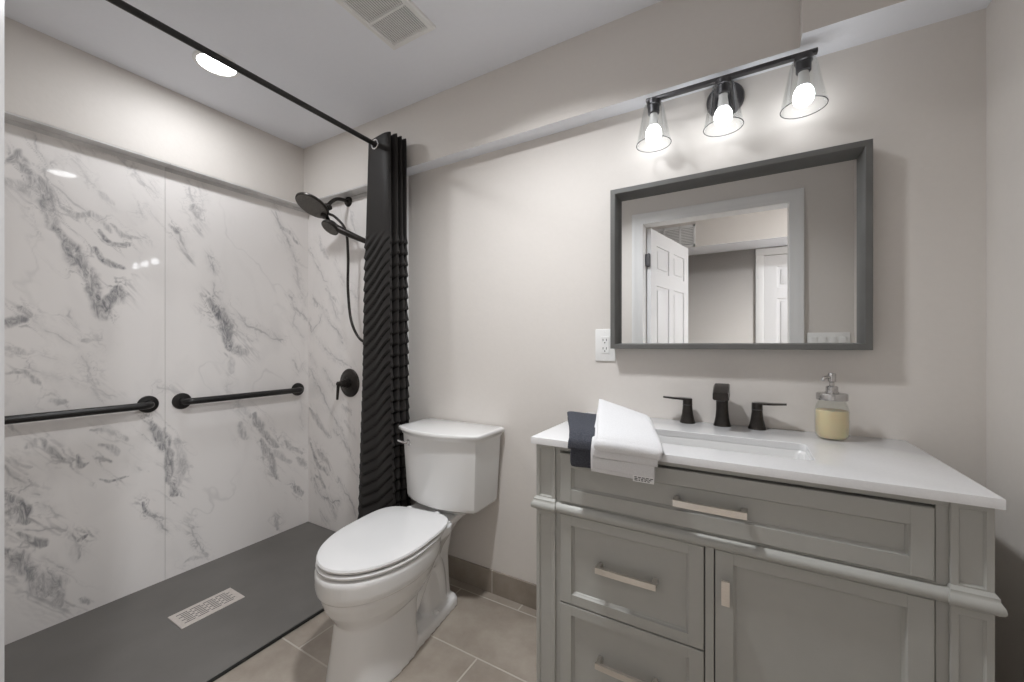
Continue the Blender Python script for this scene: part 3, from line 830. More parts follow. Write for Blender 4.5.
sd = fab.modifiers.new('thickness', 'SOLIDIFY')
sd.thickness = 0.0015
for y in (1.336, 1.366, 1.394, 1.422):
    bm = B()
    ring = [(XROD + 0.021 * math.cos(2 * math.pi * k / 28), y, ZROD + 0.021 * math.sin(2 * math.pi * k / 28)) for k in range(29)]
    tube(bm, ring, 0.0045, 10, False)
    tag(obj('grommet', bm, 'chrome', cur), 'silver grommet ring')

# ceiling fan grille and downlight
f = thing('exhaust_fan_grille', (-1.116, 1.0, ZC), 'white square slatted exhaust fan cover on the ceiling', 'vent')
fx0, fx1, fy0, fy1 = -1.228, -1.004, 0.872, 1.153
bm = B()
z0, z1 = ZC - 0.014, ZC + 0.001
b_ = 0.024
def rxy(d, z):
    return [Vector((fx0 + d, fy0 + d, z)), Vector((fx1 - d, fy0 + d, z)), Vector((fx1 - d, fy1 - d, z)), Vector((fx0 + d, fy1 - d, z))]
loft(bm, [rxy(0.0, z1), rxy(0.001, z0 + 0.004), rxy(0.006, z0), rxy(b_ - 0.003, z0 - 0.001), rxy(b_, z0 + 0.002), rxy(b_, z1)], False, False)
box(bm, fx0 + 0.01, fx1 - 0.01, 1.008, 1.016, z0 + 0.001, z1)
obj('frame', bm, 'plastic', f)
obj('backing', bx(fx0 + 0.01, fx1 - 0.01, fy0 + 0.01, fy1 - 0.01, ZC - 0.0025, ZC + 0.0005), 'grille_back', f)
bm = B()
n = 19
for k in range(n):
    x = fx0 + b_ + (k + 0.5) * (fx1 - fx0 - 2 * b_) / n
    box(bm, x - 0.0026, x + 0.0026, fy0 + 0.01, fy1 - 0.01, z0 + 0.0005, z0 + 0.003)
tag(obj('slat', bm, 'plastic', f), 'thin white slats')

def downlight(loc, label):
    t = thing('ceiling_downlight', (loc[0], loc[1], ZC), label, 'ceiling light', 'recessed ceiling lights')
    bm = lathe(B(), [(0.084, 0.0), (0.084, 0.003), (0.080, 0.006), (0.070, 0.006), (0.068, 0.003), (0.068, 0.0)], (loc[0], loc[1], ZC), (0, 0, -1), 48, False)
    obj('trim_ring', bm, 'plastic', t)
    bm = lathe(B(), [(0.0685, -0.0005), (0.0685, 0.0035), (0.0, 0.0042)], (loc[0], loc[1], ZC), (0, 0, -1), 40)
    tag(obj('lens', bm, 'lens', t), 'lit white lens')
downlight(SHOWER_LAMP, 'lit round recessed light in the ceiling over the shower')
downlight(ROOM_LAMP, 'lit round recessed light in the ceiling in front of the toilet')

# ------------------------------------------------------------------ vanity
YF = 1.060                                    # front plane of posts and drawer fronts
van = thing('vanity_cabinet', (-0.07, 1.30, 0.0), 'grey green bathroom vanity cabinet with drawers and a door under the white counter', 'vanity')
VX0, VX1 = -0.533, 0.395
bm = B()
box(bm, VX0 + 0.004, VX1 - 0.004, YF + 0.030, YB - 0.012, 0.10, 0.722)
box(bm, VX0 + 0.004, VX0 + 0.03, YF + 0.030, YB - 0.012, 0.7222, 0.856)
box(bm, VX1 - 0.03, VX1 - 0.004, YF + 0.030, YB - 0.012, 0.7222, 0.856)
box(bm, VX0 + 0.004, VX1 - 0.004, YB - 0.03, YB - 0.012, 0.7222, 0.856)
obj('body', bm, 'vanity', van)

def recessed(bm, x0, x1, z0, z1, yf, depth, stiles, rails, lip=0.006, rec=0.011, bev=0.0015):
    """framed front: outer rectangle with a sunken centre panel and a sloped lip"""
    a0, a1 = x0 + stiles, x1 - stiles
    b0, b1 = z0 + rails, z1 - rails
    def r(ax0, ax1, az0, az1, y):
        return [Vector((ax0, y, az0)), Vector((ax1, y, az0)), Vector((ax1, y, az1)), Vector((ax0, y, az1))]
    loft(bm, [r(x0, x1, z0, z1, yf + depth), r(x0, x1, z0, z1, yf + bev), r(x0 + bev, x1 - bev, z0 + bev, z1 - bev, yf),
              r(a0 - lip, a1 + lip, b0 - lip, b1 + lip, yf), r(a0 - lip * 0.6, a1 + lip * 0.6, b0 - lip * 0.6, b1 + lip * 0.6, yf + rec * 0.55),
              r(a0 - lip * 0.45, a1 + lip * 0.45, b0 - lip * 0.45, b1 + lip * 0.45, yf + rec * 0.6),
              r(a0, a1, b0, b1, yf + rec)])
    return bm

def frame_lines(bm, x0, x1, z0, z1, stile, yf):
    """hairline joints where the rails meet the stiles"""
    for a, b in ((x0 + 0.0012, x0 + stile), (x1 - stile, x1 - 0.0012)):
        box(bm, a, b, yf - 0.0009, yf + 0.004, z0 + 0.0012, z1 - 0.0012, 0.0007, 1)
    return bm

# corner posts with sunken upper and lower panels
for x0, x1 in ((VX0, -0.472), (0.338, VX1)):
    bm = recessed(B(), x0, x1, 0.690, 0.856, YF, 0.045, 0.0135, 0.0145, 0.003, 0.005, 0.001)
    recessed(bm, x0, x1, 0.085, 0.668, YF, 0.045, 0.0135, 0.026, 0.003, 0.005, 0.001)
    box(bm, x0, x1, YF + 0.001, YF + 0.045, 0.0, 0.09, 0.001, 1)
    box(bm, x0, x1, YF + 0.004, YF + 0.045, 0.66, 0.70)
    obj('corner_post', bm, 'vanity', van)
for x0, x1 in ((VX0, -0.487), (0.353, VX1)):
    obj('back_foot', bx(x0, x1, YB - 0.06, YB - 0.014, 0.0, 0.12, 0.001, 1), 'vanity', van)

# face frame
bm = B()
ff = YF + 0.007
box(bm, -0.474, 0.340, ff + 0.003, YF + 0.034, 0.840, 0.856)
box(bm, -0.474, 0.340, ff - 0.003, YF + 0.034, 0.843, 0.8565, 0.001, 1)
box(bm, -0.474, -0.4585, ff, YF + 0.034, 0.09, 0.85, 0.001, 1)
box(bm, 0.3195, 0.340, ff, YF + 0.034, 0.09, 0.85, 0.001, 1)
box(bm, -0.46, 0.32, ff, YF + 0.034, 0.662, 0.694)
box(bm, -0.0785, -0.0595, ff - 0.006, YF + 0.034, 0.10, 0.67, 0.001, 1)
box(bm, -0.46, 0.32, ff, YF + 0.034, 0.095, 0.147, 0.001, 1)
obj('face_frame', bm, 'vanity', van)
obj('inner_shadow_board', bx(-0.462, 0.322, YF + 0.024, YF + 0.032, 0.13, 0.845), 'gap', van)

# moulding that wraps the posts
def bead(bm, x0, x1, yb, yfr):
    prof = [(0.0, 0.6635), (0.006, 0.6635), (0.011, 0.6665), (0.0135, 0.672), (0.0135, 0.678), (0.011, 0.6835), (0.006, 0.6865), (0.003, 0.690), (0.0, 0.690)]
    rings = []
    for x in (x0, x1):
        rings.append([Vector((x, yfr + 0.004 - d, z)) for d, z in prof] + [Vector((x, yb, 0.690)), Vector((x, yb, 0.6635))])
    return loft(bm, rings)
bm = bead(B(), -0.476, 0.342, YF + 0.02, YF - 0.001)
for x0, x1 in ((VX0, -0.472), (0.338, VX1)):
    rings = []
    for d, z in [(0.000, 0.6620), (0.010, 0.6635), (0.0165, 0.668), (0.0185, 0.674), (0.0165, 0.681), (0.011, 0.6855), (0.0085, 0.688), (0.0085, 0.693), (0.002, 0.6975), (0.0, 0.6985)]:
        e0 = x0 - (d * 0.55 if x0 < -0.5 else d * 0.35)
        e1 = x1 + (d * 0.45 if x1 > 0.39 else d * 0.35)
        rings.append([Vector((e0, YF - d, z)), Vector((e1, YF - d, z)), Vector((e1, YF + 0.05, z)), Vector((e0, YF + 0.05, z))])
    loft(bm, rings)
obj('waist_moulding', bm, 'vanity', van, angle=50)

def bar_pull(parent, cx, cz, length, yf, label=None):
    hw = length / 2
    bm = B()
    yo = yf - 0.030
    # flat bar with slightly arched face, turned in at both ends
    top, n = [], 12
    for k in range(n + 1):
        x = -hw + length * k / n
        top.append((cx + x, yo - 0.0015 * (1 - (x / hw) ** 2), cz))
    sweep_rect(bm, top, (0, 0, 1), [0.0042] * (n + 1), [0.0078] * (n + 1), (0, 1, 0))
    for s_ in (-1, 1):
        box(bm, cx + s_ * (hw - 0.006) - 0.006, cx + s_ * (hw - 0.006) + 0.006, yo, yf + 0.001, cz - 0.0075, cz + 0.0075, 0.0015, 1)
    o = obj('handle', bm, 'nickel', parent)
    tag(o, label or 'brushed nickel bar pull')
    return o

DR_TOP = (-0.4565, 0.317, 0.697, 0.8365)
bm = recessed(B(), *DR_TOP, YF, 0.02, 0.0400, 0.0440)
frame_lines(bm, *DR_TOP, 0.0340, YF)
d_ = obj('drawer', bm, 'vanity', van)
bar_pull(d_, -0.070, 0.761, 0.157, YF + 0.011)
for z0, z1, hz in ((0.409, 0.6615, 0.539), (0.149, 0.4055, 0.281)):
    bm = recessed(B(), -0.4565, -0.081, z0, z1, YF, 0.02, 0.0405, 0.034)
    frame_lines(bm, -0.4565, -0.081, z0, z1, 0.0345, YF)
    dd = obj('drawer', bm, 'vanity', van)
    bar_pull(dd, -0.267, hz, 0.157, YF + 0.011)
bm = recessed(B(), -0.057, 0.317, 0.149, 0.6615, YF, 0.02, 0.0445, 0.034)
frame_lines(bm, -0.057, 0.317, 0.149, 0.6615, 0.0385, YF)
vd = obj('door', bm, 'vanity', van)
bm = B()
sweep_rect(bm, [(-0.0345, YF - 0.021, z) for z in (0.546, 0.574, 0.602)], (1, 0, 0), [0.0035] * 3, [0.0085] * 3, (0, 1, 0))
box(bm, -0.0415, -0.0275, YF - 0.02, YF + 0.001, 0.565, 0.583, 0.001, 1)
tag(obj('handle', bm, 'nickel', vd), 'small brushed nickel finger pull')

# counter with an undermount basin
CZ, CT = 0.876, 0.0195
CX0, CX1, CY0, CY1 = -0.543, 0.402, 1.044, YB - 0.001
SX0, SX1, SY0, SY1 = -0.288, 0.148, 1.160, 1.345
bm = B()
inner_t = rounded_rect((SX0 + SX1) / 2, (SY0 + SY1) / 2, (SX1 - SX0) / 2, (SY1 - SY0) / 2, 0.018, CZ, 6)
def outer_like(z, d):
    """outer rectangle sampled to pair with the inner loop"""
    cx, cy = (SX0 + SX1) / 2, (SY0 + SY1) / 2
    pts = []
    n = 7
    for (sx, sy) in ((1, 1), (-1, 1), (-1, -1), (1, -1)):
        px = (CX1 - d) if sx > 0 else (CX0 + d)
        py = (CY1 - d) if sy > 0 else (CY0 + d)
        pts += [Vector((px, py, z))] * n
    return pts
def ring_verts(pts):
    return [bm.verts.new(p) for p in pts]
loops = [[Vector((p.x, p.y, CZ - CT)) for p in inner_t], outer_like(CZ - CT, 0.0), outer_like(CZ - 0.002, 0.0), outer_like(CZ - 0.0006, 0.0006), outer_like(CZ, 0.002), inner_t_ := [p + Vector((0, 0, 0)) for p in rounded_rect((SX0 + SX1) / 2, (SY0 + SY1) / 2, (SX1 - SX0) / 2 + 0.0015, (SY1 - SY0) / 2 + 0.0015, 0.0195, CZ, 6)], [Vector((p.x, p.y, CZ - 0.0015)) for p in inner_t], [Vector((p.x, p.y, CZ - CT)) for p in inner_t]]
R_ = [ring_verts(l) for l in loops]
for a, b in zip(R_, R_[1:]):
    n = len(a)
    for i in range(n):
        j = (i + 1) % n
        q4 = [a[i], a[j], b[j], b[i]]
        co = []
        for v_ in q4:
            if not any((v_.co - c.co).length < 1e-7 for c in co):
                co.append(v_)
        if len(co) >= 3:
            bm.faces.new(co)
top = tag(obj('countertop', bm, 'quartz', org=(-0.07, 1.30, CZ - CT)), 'white quartz countertop with a rectangular sink cutout on the grey vanity', 'countertop')
bm = B()
cx, cy, hx, hy = (SX0 + SX1) / 2, (SY0 + SY1) / 2, (SX1 - SX0) / 2, (SY1 - SY0) / 2
zt = CZ - CT
lo_ = [(hx + 0.016, hy + 0.012, 0.03, zt - 0.012), (hx + 0.016, hy + 0.012, 0.03, zt - 0.0004), (hx + 0.001, hy + 0.001, 0.019, zt - 0.0004), (hx - 0.002, hy - 0.002, 0.022, zt - 0.006), (hx - 0.006, hy - 0.006, 0.03, zt - 0.06), (hx - 0.014, hy - 0.014, 0.04, zt - 0.105), (hx - 0.035, hy - 0.035, 0.04, zt - 0.122), (0.05, 0.04, 0.03, zt - 0.128)]
loft(bm, [rounded_rect(cx, cy, a, b, r, z, 6) for a, b, r, z in lo_], False, True)
sink = tag(obj('sink_basin', bm, 'sink', org=(cx, cy, zt - 0.128)), 'white rectangular undermount sink basin set into the counter', 'sink')
obj('sink_drain', lathe(B(), [(0.0, 0.001), (0.020, 0.0015), (0.022, 0.0), (0.022, -0.004)][::-1], (cx, cy + 0.02, zt - 0.1265), (0, 0, 1), 24), 'fixture', sink)

# widespread faucet: spout and two handles
fc = thing('faucet', (-0.063, 1.507, CZ), 'oil-rubbed bronze widespread faucet with two lever handles behind the sink', 'faucet')
bm = B()
spx, spy = -0.060, 1.508
lathe(bm, [(0.0265, 0.0), (0.0265, 0.004), (0.0235, 0.012), (0.0205, 0.028), (0.0185, 0.055), (0.0180, 0.095), (0.0185, 0.118)], (spx, spy, CZ), (0, 0, 1), 32)
prof = [(1.505, 0.1000, 0.0170, 0.021), (1.508, 0.1180, 0.0190, 0.0225), (1.507, 0.1290, 0.0130, 0.0228), (1.470, 0.1270, 0.0140, 0.0228), (1.435, 0.1210, 0.0135, 0.0225), (1.405, 0.1150, 0.0125, 0.0220), (1.385, 0.1110, 0.0115, 0.0215)]
rings = []
for y, h, hh, hw in prof:
    rings.append([Vector((spx + a * hw, y, CZ + h + b * hh)) for a, b in ((-1, -0.7), (-0.8, -1), (0.8, -1), (1, -0.7), (1, 0.75), (0.85, 1), (-0.85, 1), (-1, 0.75))])
loft(bm, rings)
sp = obj('spout', bm, 'bronze', fc, angle=40)
obj('aerator', lathe(B(), [(0.0115, 0.0), (0.0115, 0.010), (0.009, 0.0102)], (spx, 1.402, CZ + 0.1045), (0, -0.1, -1), 20), 'fixture', sp)
for hx_, sgn in ((-0.167, -1), (0.040, 1)):
    bm = lathe(B(), [(0.0255, 0.0), (0.0255, 0.004), (0.0225, 0.012), (0.0185, 0.030), (0.0158, 0.052), (0.0152, 0.062)], (hx_, 1.507, CZ), (0, 0, 1), 32)
    hb = obj('handle_base', bm, 'bronze', fc)
    bm = lathe(B(), [(0.0154, 0.064), (0.0154, 0.082), (0.0145, 0.0845), (0.0, 0.085)], (hx_, 1.507, CZ), (0, 0, 1), 28)
    lv = [(hx_ - sgn * 0.010, 1.507, CZ + 0.0815), (hx_ + sgn * 0.015, 1.505, CZ + 0.0825), (hx_ + sgn * 0.045, 1.500, CZ + 0.0835), (hx_ + sgn * 0.078, 1.494, CZ + 0.0865)]
    sweep_rect(bm, lv, (0.08 * sgn, 1, 0), [0.0035, 0.0035, 0.003, 0.0025], [0.0145, 0.0135, 0.0105, 0.0085], (0, 0, 1))
    obj('lever', bm, 'bronze', hb)
    obj('ring', lathe(B(), [(0.0150, 0.0615), (0.0160, 0.062), (0.0160, 0.064), (0.0150, 0.0645)], (hx_, 1.507, CZ), (0, 0, 1), 28), 'fixture', hb)

# soap dispenser
so = thing('soap_dispenser', (0.2225, 1.455, CZ), 'glass jar soap dispenser of yellow soap with metal pump on the counter', 'soap dispenser')
jx, jy = 0.2225, 1.455
jp = [(0.0, 0.001), (0.030, 0.0), (0.036, 0.004), (0.0395, 0.014), (0.0405, 0.045), (0.0400, 0.080), (0.037, 0.097), (0.0325, 0.107), (0.0315, 0.116)]
jin = [(r - 0.0022, z + (0.003 if z < 0.01 else 0)) for r, z in jp[::-1]]
obj('jar', lathe(B(), jp + jin[:-1] + [(0.0, 0.004)], (jx, jy, CZ), (0, 0, 1), 48, False), 'jar', so)
obj('liquid_soap', lathe(B(), [(0.0, 0.0045), (0.030, 0.0048), (0.0345, 0.010), (0.0372, 0.016), (0.0380, 0.045), (0.0376, 0.080), (0.0368, 0.0835), (0.0, 0.084)], (jx, jy, CZ), (0, 0, 1), 48), 'soap', so)
bm = lathe(B(), [(0.0325, 0.113), (0.0365, 0.113), (0.0368, 0.115), (0.0368, 0.129), (0.0355, 0.132), (0.014, 0.133), (0.0, 0.133)], (jx, jy, CZ), (0, 0, 1), 48)
lid = obj('lid', bm, 'steel', so)
bm = lathe(B(), [(0.0165, 0.132), (0.0165, 0.136), (0.0145, 0.138), (0.0145, 0.150), (0.012, 0.153), (0.0065, 0.154), (0.0060, 0.164), (0.0095, 0.166), (0.0100, 0.186), (0.008, 0.190), (0.0, 0.191)], (jx, jy, CZ), (0, 0, 1), 32)
tube(bm, smooth_path([(jx, jy, CZ + 0.178), (jx - 0.012, jy - 0.012, CZ + 0.179), (jx - 0.021, jy - 0.022, CZ + 0.177), (jx - 0.025, jy - 0.028, CZ + 0.170)], 5), 0.0042, 12)
obj('pump', bm, 'steel', so)

# ------------------------------------------------------------------ towels
def towel_layer(bm, left, right, thick, seed=0, wob=0.003, k_end=0.1):
    """one folded layer of cloth, padded, between a left and a right edge path"""
    Lp, Rp = smooth_path(left, 8), smooth_path(right, 8)
    n = len(Lp)
    rngm = random.Random(seed)
    ph = [rngm.uniform(0, 6.28) for _ in range(6)]
    rings = []
    for i in range(n):
        i0, i1 = max(i - 1, 0), min(i + 1, n - 1)
        t = ((Lp[i1] - Lp[i0]) + (Rp[i1] - Rp[i0])).normalized()
        wv = Rp[i] - Lp[i]
        hw = wv.length / 2
        wv = wv.normalized()
        up = wv.cross(t).normalized()
        c = (Lp[i] + Rp[i]) / 2
        u = i / (n - 1)
        e = min(u, 1 - u) * (n - 1)
        k = min(1.0, math.sqrt(max(0.0, 1 - (1 - min(e / 2.2, 1.0)) ** 2)) * (1 - k_end) + k_end)
        th = thick / 2 * k
        ring = []
        m = 48
        for a in range(m):
            A = 2 * math.pi * a / m
            ca, sa = math.cos(A), math.sin(A)
            xx = math.copysign(abs(ca) ** 0.22, ca)
            zz = math.copysign(abs(sa) ** 0.5, sa)
            wr = wob * (math.sin(6 * u + 2.4 * xx + ph[0]) + 0.6 * math.sin(11 * u - 4 * xx + ph[1]) + 0.5 * math.sin(7 * xx + ph[2]))
            ring.append(c + wv * (xx * hw + 0.4 * wr) + up * (zz * th + wr * (0.25 + 0.75 * max(0.0, sa))))
        rings.append(ring)
    return loft(bm, rings)

def lay(BL, BR, FL, FR, rise, drop, out, mid=0.0):
    """left and right edge paths of a cloth that lies from its back edge to the counter edge and drops over it"""
    res = []
    for b_, f_ in ((Vector(BL), Vector(FL)), (Vector(BR), Vector(FR))):
        d_ = (f_ - b_)
        dxy = Vector((d_.x, d_.y, 0)).normalized()
        pts = [b_, b_ + d_ * 0.33 + Vector((0, 0, mid)), b_ + d_ * 0.68 + Vector((0, 0, mid)), f_ - dxy * 0.022 + Vector((0, 0, 0.006)), f_ + Vector((0, 0, -0.006))]
        for k_, (dz, ox) in enumerate(zip(drop, out)):
            pts.append(f_ + Vector((0, -ox, -dz)))
        res.append(pts)
    return res

# dark towel: lies on the counter and hangs over the edge with its end curling out
bm = B()
for (bz, th, fy, fz, dr, ou_, sd) in ((0.889, 0.018, 1.032, 0.882, (0.026, 0.052, 0.068), (0.003, 0.002, -0.006), 3), (0.906, 0.020, 1.018, 0.897, (0.014, 0.032), (0.006, 0.008), 4)):
    Lp_, Rp_ = lay((-0.526, 1.285, bz + 0.006), (-0.372, 1.305, bz), (-0.412, fy + 0.002, fz), (-0.326, fy + 0.010, fz), 0, dr, ou_, 0.003)
    towel_layer(bm, Lp_, Rp_, th, sd, 0.0022)
dk = tag(obj('towel', bm, 'towel_dark', org=(-0.470, 1.20, CZ), angle=70), 'slate grey folded towel hanging over the counter edge beneath the white one', 'towel', 'folded towels on the counter')

# white towel: folds lying across the dark one, drooping over the edge
bm = B()
WHITE = ((0.926, 0.903, 0.012, 1.012, 0.886, (0.030, 0.056, 0.072), (0.001, 0.000, -0.002), 11, -0.346, -0.186),
         (0.937, 0.912, 0.012, 1.005, 0.893, (0.026, 0.050, 0.067), (0.003, 0.002, -0.001), 12, -0.343, -0.184),
         (0.948, 0.921, 0.013, 0.999, 0.900, (0.022, 0.042), (0.004, 0.002), 14, -0.336, -0.176),
         (0.962, 0.934, 0.022, 0.992, 0.905, (0.012, 0.024), (0.004, 0.001), 13, -0.327, -0.164))
for (zl, zr, th, fy, fz, dr, ou_, sd, xl, xr_) in WHITE:
    Lp_, Rp_ = lay((-0.420, 1.305, zl), (-0.236, 1.200, zr), (xl, fy, fz), (xr_, fy + 0.002, fz - 0.004), 0, dr, ou_, 0.004)
    towel_layer(bm, Lp_, Rp_, th, sd, 0.0015 if sd < 13 else 0.0034)
wt = tag(obj('towel', bm, 'towel_white', org=(-0.29, 1.15, CZ), angle=70), 'white folded towel draped over the counter edge with a care tag', 'towel', 'folded towels on the counter')
l = Vector((0, -1, 0)); wv = Vector((1, 0, 0)); o = Vector((0, 0, 0))
tp = Vector((-0.212, 1.008, 0.826))
q3 = [tp + wv * a + l * (0.006 - 0.001 * b) + Vector((0, 0, -0.016 * b)) for b in (0, 1) for a in (-0.024, 0.026)]
bm = B()
vs = [bm.verts.new(p) for p in (q3[0], q3[1], q3[3], q3[2])]
vs2 = [bm.verts.new(p + l * 0.0012) for p in (q3[0], q3[1], q3[3], q3[2])]
bm.faces.new(vs); bm.faces.new(vs2[::-1])
for i in range(4):
    bm.faces.new((vs[i], vs2[i], vs2[(i + 1) % 4], vs[(i + 1) % 4]))
tg = obj('care_tag', bm, 'tag', wt)
bm = B()
rr = random.Random(5)
for row in range(3):
    x = -0.020
    while x < 0.018:
        wl = rr.uniform(0.003, 0.008)
        b0, b1 = 0.2 + row * 0.24, 0.32 + row * 0.24
        quad = [tp + wv * a + l * (0.006 - 0.001 * b + 0.0018) + Vector((0, 0, -0.016 * b)) for a, b in ((x, b0), (x + wl, b0), (x + wl, b1), (x, b1))]
        quad2 = [p - l * 0.0008 for p in quad]
        A = [bm.verts.new(p) for p in quad]; Bv = [bm.verts.new(p) for p in quad2]
        bm.faces.new(A); bm.faces.new(Bv[::-1])
        for i in range(4):
            bm.faces.new((A[i], A[(i + 1) % 4], Bv[(i + 1) % 4], Bv[i]))
        x += wl + 0.0025
tag(obj('print', bm, 'ink', tg), 'tiny dark printed lines')

# ------------------------------------------------------------------ mirror
mi = thing('mirror', (-0.0575, YB, 1.133), 'rectangular wall mirror in a deep dark grey shadow box frame', 'mirror')
MX0, MX1, MZ0, MZ1, MYF, MYG = -0.4345, 0.3200, 1.1330, 1.7340, 1.487, 1.532
def rr_(x0, x1, z0, z1, y):
    return [Vector((x0, y, z0)), Vector((x1, y, z0)), Vector((x1, y, z1)), Vector((x0, y, z1))]
bm = loft(B(), [rr_(MX0, MX1, MZ0, MZ1, YB + 0.0005), rr_(MX0, MX1, MZ0, MZ1, MYF + 0.0015), rr_(MX0 + 0.0015, MX1 - 0.0015, MZ0 + 0.0015, MZ1 - 0.0015, MYF),
                rr_(MX0 + 0.0165, MX1 - 0.0165, MZ0 + 0.0160, MZ1 - 0.0175, MYF), rr_(MX0 + 0.0175, MX1 - 0.0175, MZ0 + 0.0170, MZ1 - 0.0185, MYF + 0.001),
                rr_(-0.4030, 0.2920, 1.1535, 1.6990, MYG - 0.0005), rr_(-0.4030, 0.2920, 1.1535, 1.6990, YB + 0.0005)], False, False)
obj('frame', bm, 'mframe', mi)
obj('glass', bx(-0.4040, 0.2930, MYG, YB - 0.004, 1.1525, 1.7000), 'mirror', mi, angle=5)

# ------------------------------------------------------------------ vanity light
vl = thing('vanity_light', (-0.052, YB, 1.985), 'three-bulb vanity light with clear glass shades on a dark bar', 'wall light')
BY, BZ = 1.455, 2.010
bm = lathe(B(), [(0.0575, 0.0), (0.0575, 0.012), (0.054, 0.018), (0.0, 0.019)], (-0.052, YB, 1.984), (0, -1, 0), 48)
obj('backplate', bm, 'fixture', vl)
obj('arm', tube(B(), smooth_path([(-0.052, YB - 0.015, 1.990), (-0.052, 1.50, 1.995), (-0.052, BY, BZ)], 4), 0.010, 14), 'fixture', vl)
obj('bar', bx(-0.296, 0.190, BY - 0.009, BY + 0.009, BZ - 0.0065, BZ + 0.0065, 0.002, 2), 'fixture', vl)
for x in (-0.271, -0.055, 0.156):
    sp_ = obj('socket', lathe(B(), [(0.0, 0.0), (0.0235, 0.0), (0.0235, 0.016), (0.0200, 0.018), (0.0190, 0.044), (0.0170, 0.046), (0.0, 0.046)], (x, BY, BZ - 0.006), (0, 0, -1), 32), 'fixture', vl)
    sh = [(0.0255, 0.014), (0.0300, 0.018), (0.0330, 0.030), (0.0560, 0.150), (0.0572, 0.1515), (0.0585, 0.150), (0.0352, 0.030), (0.0318, 0.0165), (0.0255, 0.0125)]
    bm = lathe(B(), sh, (x, BY, BZ - 0.006), (0, 0, -1), 48, False)
    shd = obj('glass_shade', bm, 'glass', vl)
    ring = [(x + 0.0576 * math.cos(2 * math.pi * k / 48), BY + 0.0576 * math.sin(2 * math.pi * k / 48), BZ - 0.1575) for k in range(49)]
    tag(obj('rim', tube(B(), ring, 0.0013, 8, False), 'rimglass', shd), 'thicker glass rim')
    bm = lathe(B(), [(0.0, 0.1460), (0.011, 0.1438), (0.0195, 0.138), (0.0250, 0.129), (0.0270, 0.118), (0.0258, 0.107), (0.0222, 0.098), (0.0175, 0.090)], (x, BY, BZ - 0.006), (0, 0, -1), 32, False)
    obj('bulb', bm, 'bulb', vl)
    tag(obj('bulb_collar', lathe(B(), [(0.0130, 0.046), (0.0130, 0.056), (0.0145, 0.068), (0.0175, 0.0905), (0.0, 0.091)], (x, BY, BZ - 0.006), (0, 0, -1), 24), 'plastic', vl), 'white bulb collar')

# ------------------------------------------------------------------ outlet
ou = thing('wall_outlet', (-0.470, YB, 1.146), 'white electrical outlet on the wall below the mirror corner', 'outlet')
obj('plate', bx(-0.5105, -0.4295, YB - 0.006, YB + 0.001, 1.083, 1.2095, 0.003, 2), 'plastic', ou)
rc = obj('receptacle', bx(-0.4870, -0.4530, YB - 0.0085, YB - 0.003, 1.1125, 1.1800, 0.0015, 1), 'plastic', ou)
bm = B()
for zc in (1.163, 1.130):
    for x in (-0.4775, -0.4640):
        box(bm, x - 0.0013, x + 0.0013, YB - 0.0088, YB - 0.006, zc - 0.001, zc + 0.008)
    lathe(bm, [(0.0026, 0.0), (0.0026, 0.0028)], (-0.4707, YB - 0.0060, zc - 0.0075), (0, -1, 0), 10)
tag(obj('slots', bm, 'slot', rc), 'dark plug slots')
for z in (1.0965, 1.196):
    obj('screw', lathe(B(), [(0.0032, 0.0), (0.0030, 0.0012), (0.0, 0.0014)], (-0.470, YB - 0.0058, z), (0, -1, 0), 12), 'plastic', ou)

# ------------------------------------------------------------------ toilet
TO = Vector((-1.195, 1.282, 0))
TA = math.radians(7)
def TL(x, y, z):
    """toilet bowl coordinates: +y to the wall, -y to the front"""
    return Vector((TO.x + x * math.cos(TA) - y * math.sin(TA), TO.y + x * math.sin(TA) + y * math.cos(TA), z))
def egg(cy, af, ab, wd, z, nf=2.0, nb=2.6, m=64, x0=0.0):
    pts = []
    for k in range(m):
        a = 2 * math.pi * k / m
        c, s_ = math.cos(a), math.sin(a)
        n = nf if s_ < 0 else nb
        ex = 2.0 / n
        x = wd * math.copysign(abs(c) ** ex, c)
        y = (af if s_ < 0 else ab) * math.copysign(abs(s_) ** ex, s_)
        pts.append(TL(x0 + x, cy + y, z))
    return pts
tl = thing('toilet', (-1.187, 1.20, 0.0), 'white two-piece toilet with closed lid between the shower and the vanity', 'toilet')
bm = B()
loft(bm, [egg(-0.255, 0.205, 0.11, 0.127, 0.0, 2.7, 3.4), egg(-0.255, 0.200, 0.11, 0.124, 0.03, 2.7, 3.4), egg(-0.255, 0.190, 0.11, 0.117, 0.10, 2.6, 3.2), egg(-0.253, 0.184, 0.12, 0.112, 0.17, 2.5, 3),
          egg(-0.250, 0.184, 0.14, 0.112, 0.205, 2.4, 2.8), egg(-0.247, 0.200, 0.18, 0.130, 0.226, 2.1, 2.6), egg(-0.247, 0.224, 0.205, 0.150, 0.262, 2.05, 2.5), egg(-0.248, 0.238, 0.220, 0.164, 0.300, 2, 2.5), egg(-0.248, 0.242, 0.225, 0.168, 0.322, 2, 2.5),
          egg(-0.248, 0.251, 0.232, 0.177, 0.325, 2, 2.5), egg(-0.248, 0.255, 0.236, 0.181, 0.345, 2, 2.5), egg(-0.248, 0.256, 0.238, 0.182, 0.385, 2, 2.5), egg(-0.248, 0.252, 0.236, 0.178, 0.396, 2, 2.5), egg(-0.248, 0.242, 0.228, 0.168, 0.400, 2, 2.5)])
def rrect(cy, hx, hy, r, z, n=5):
    return [TL(p.x, p.y, z) for p in rounded_rect(0, cy, hx, hy, r, z, n)]
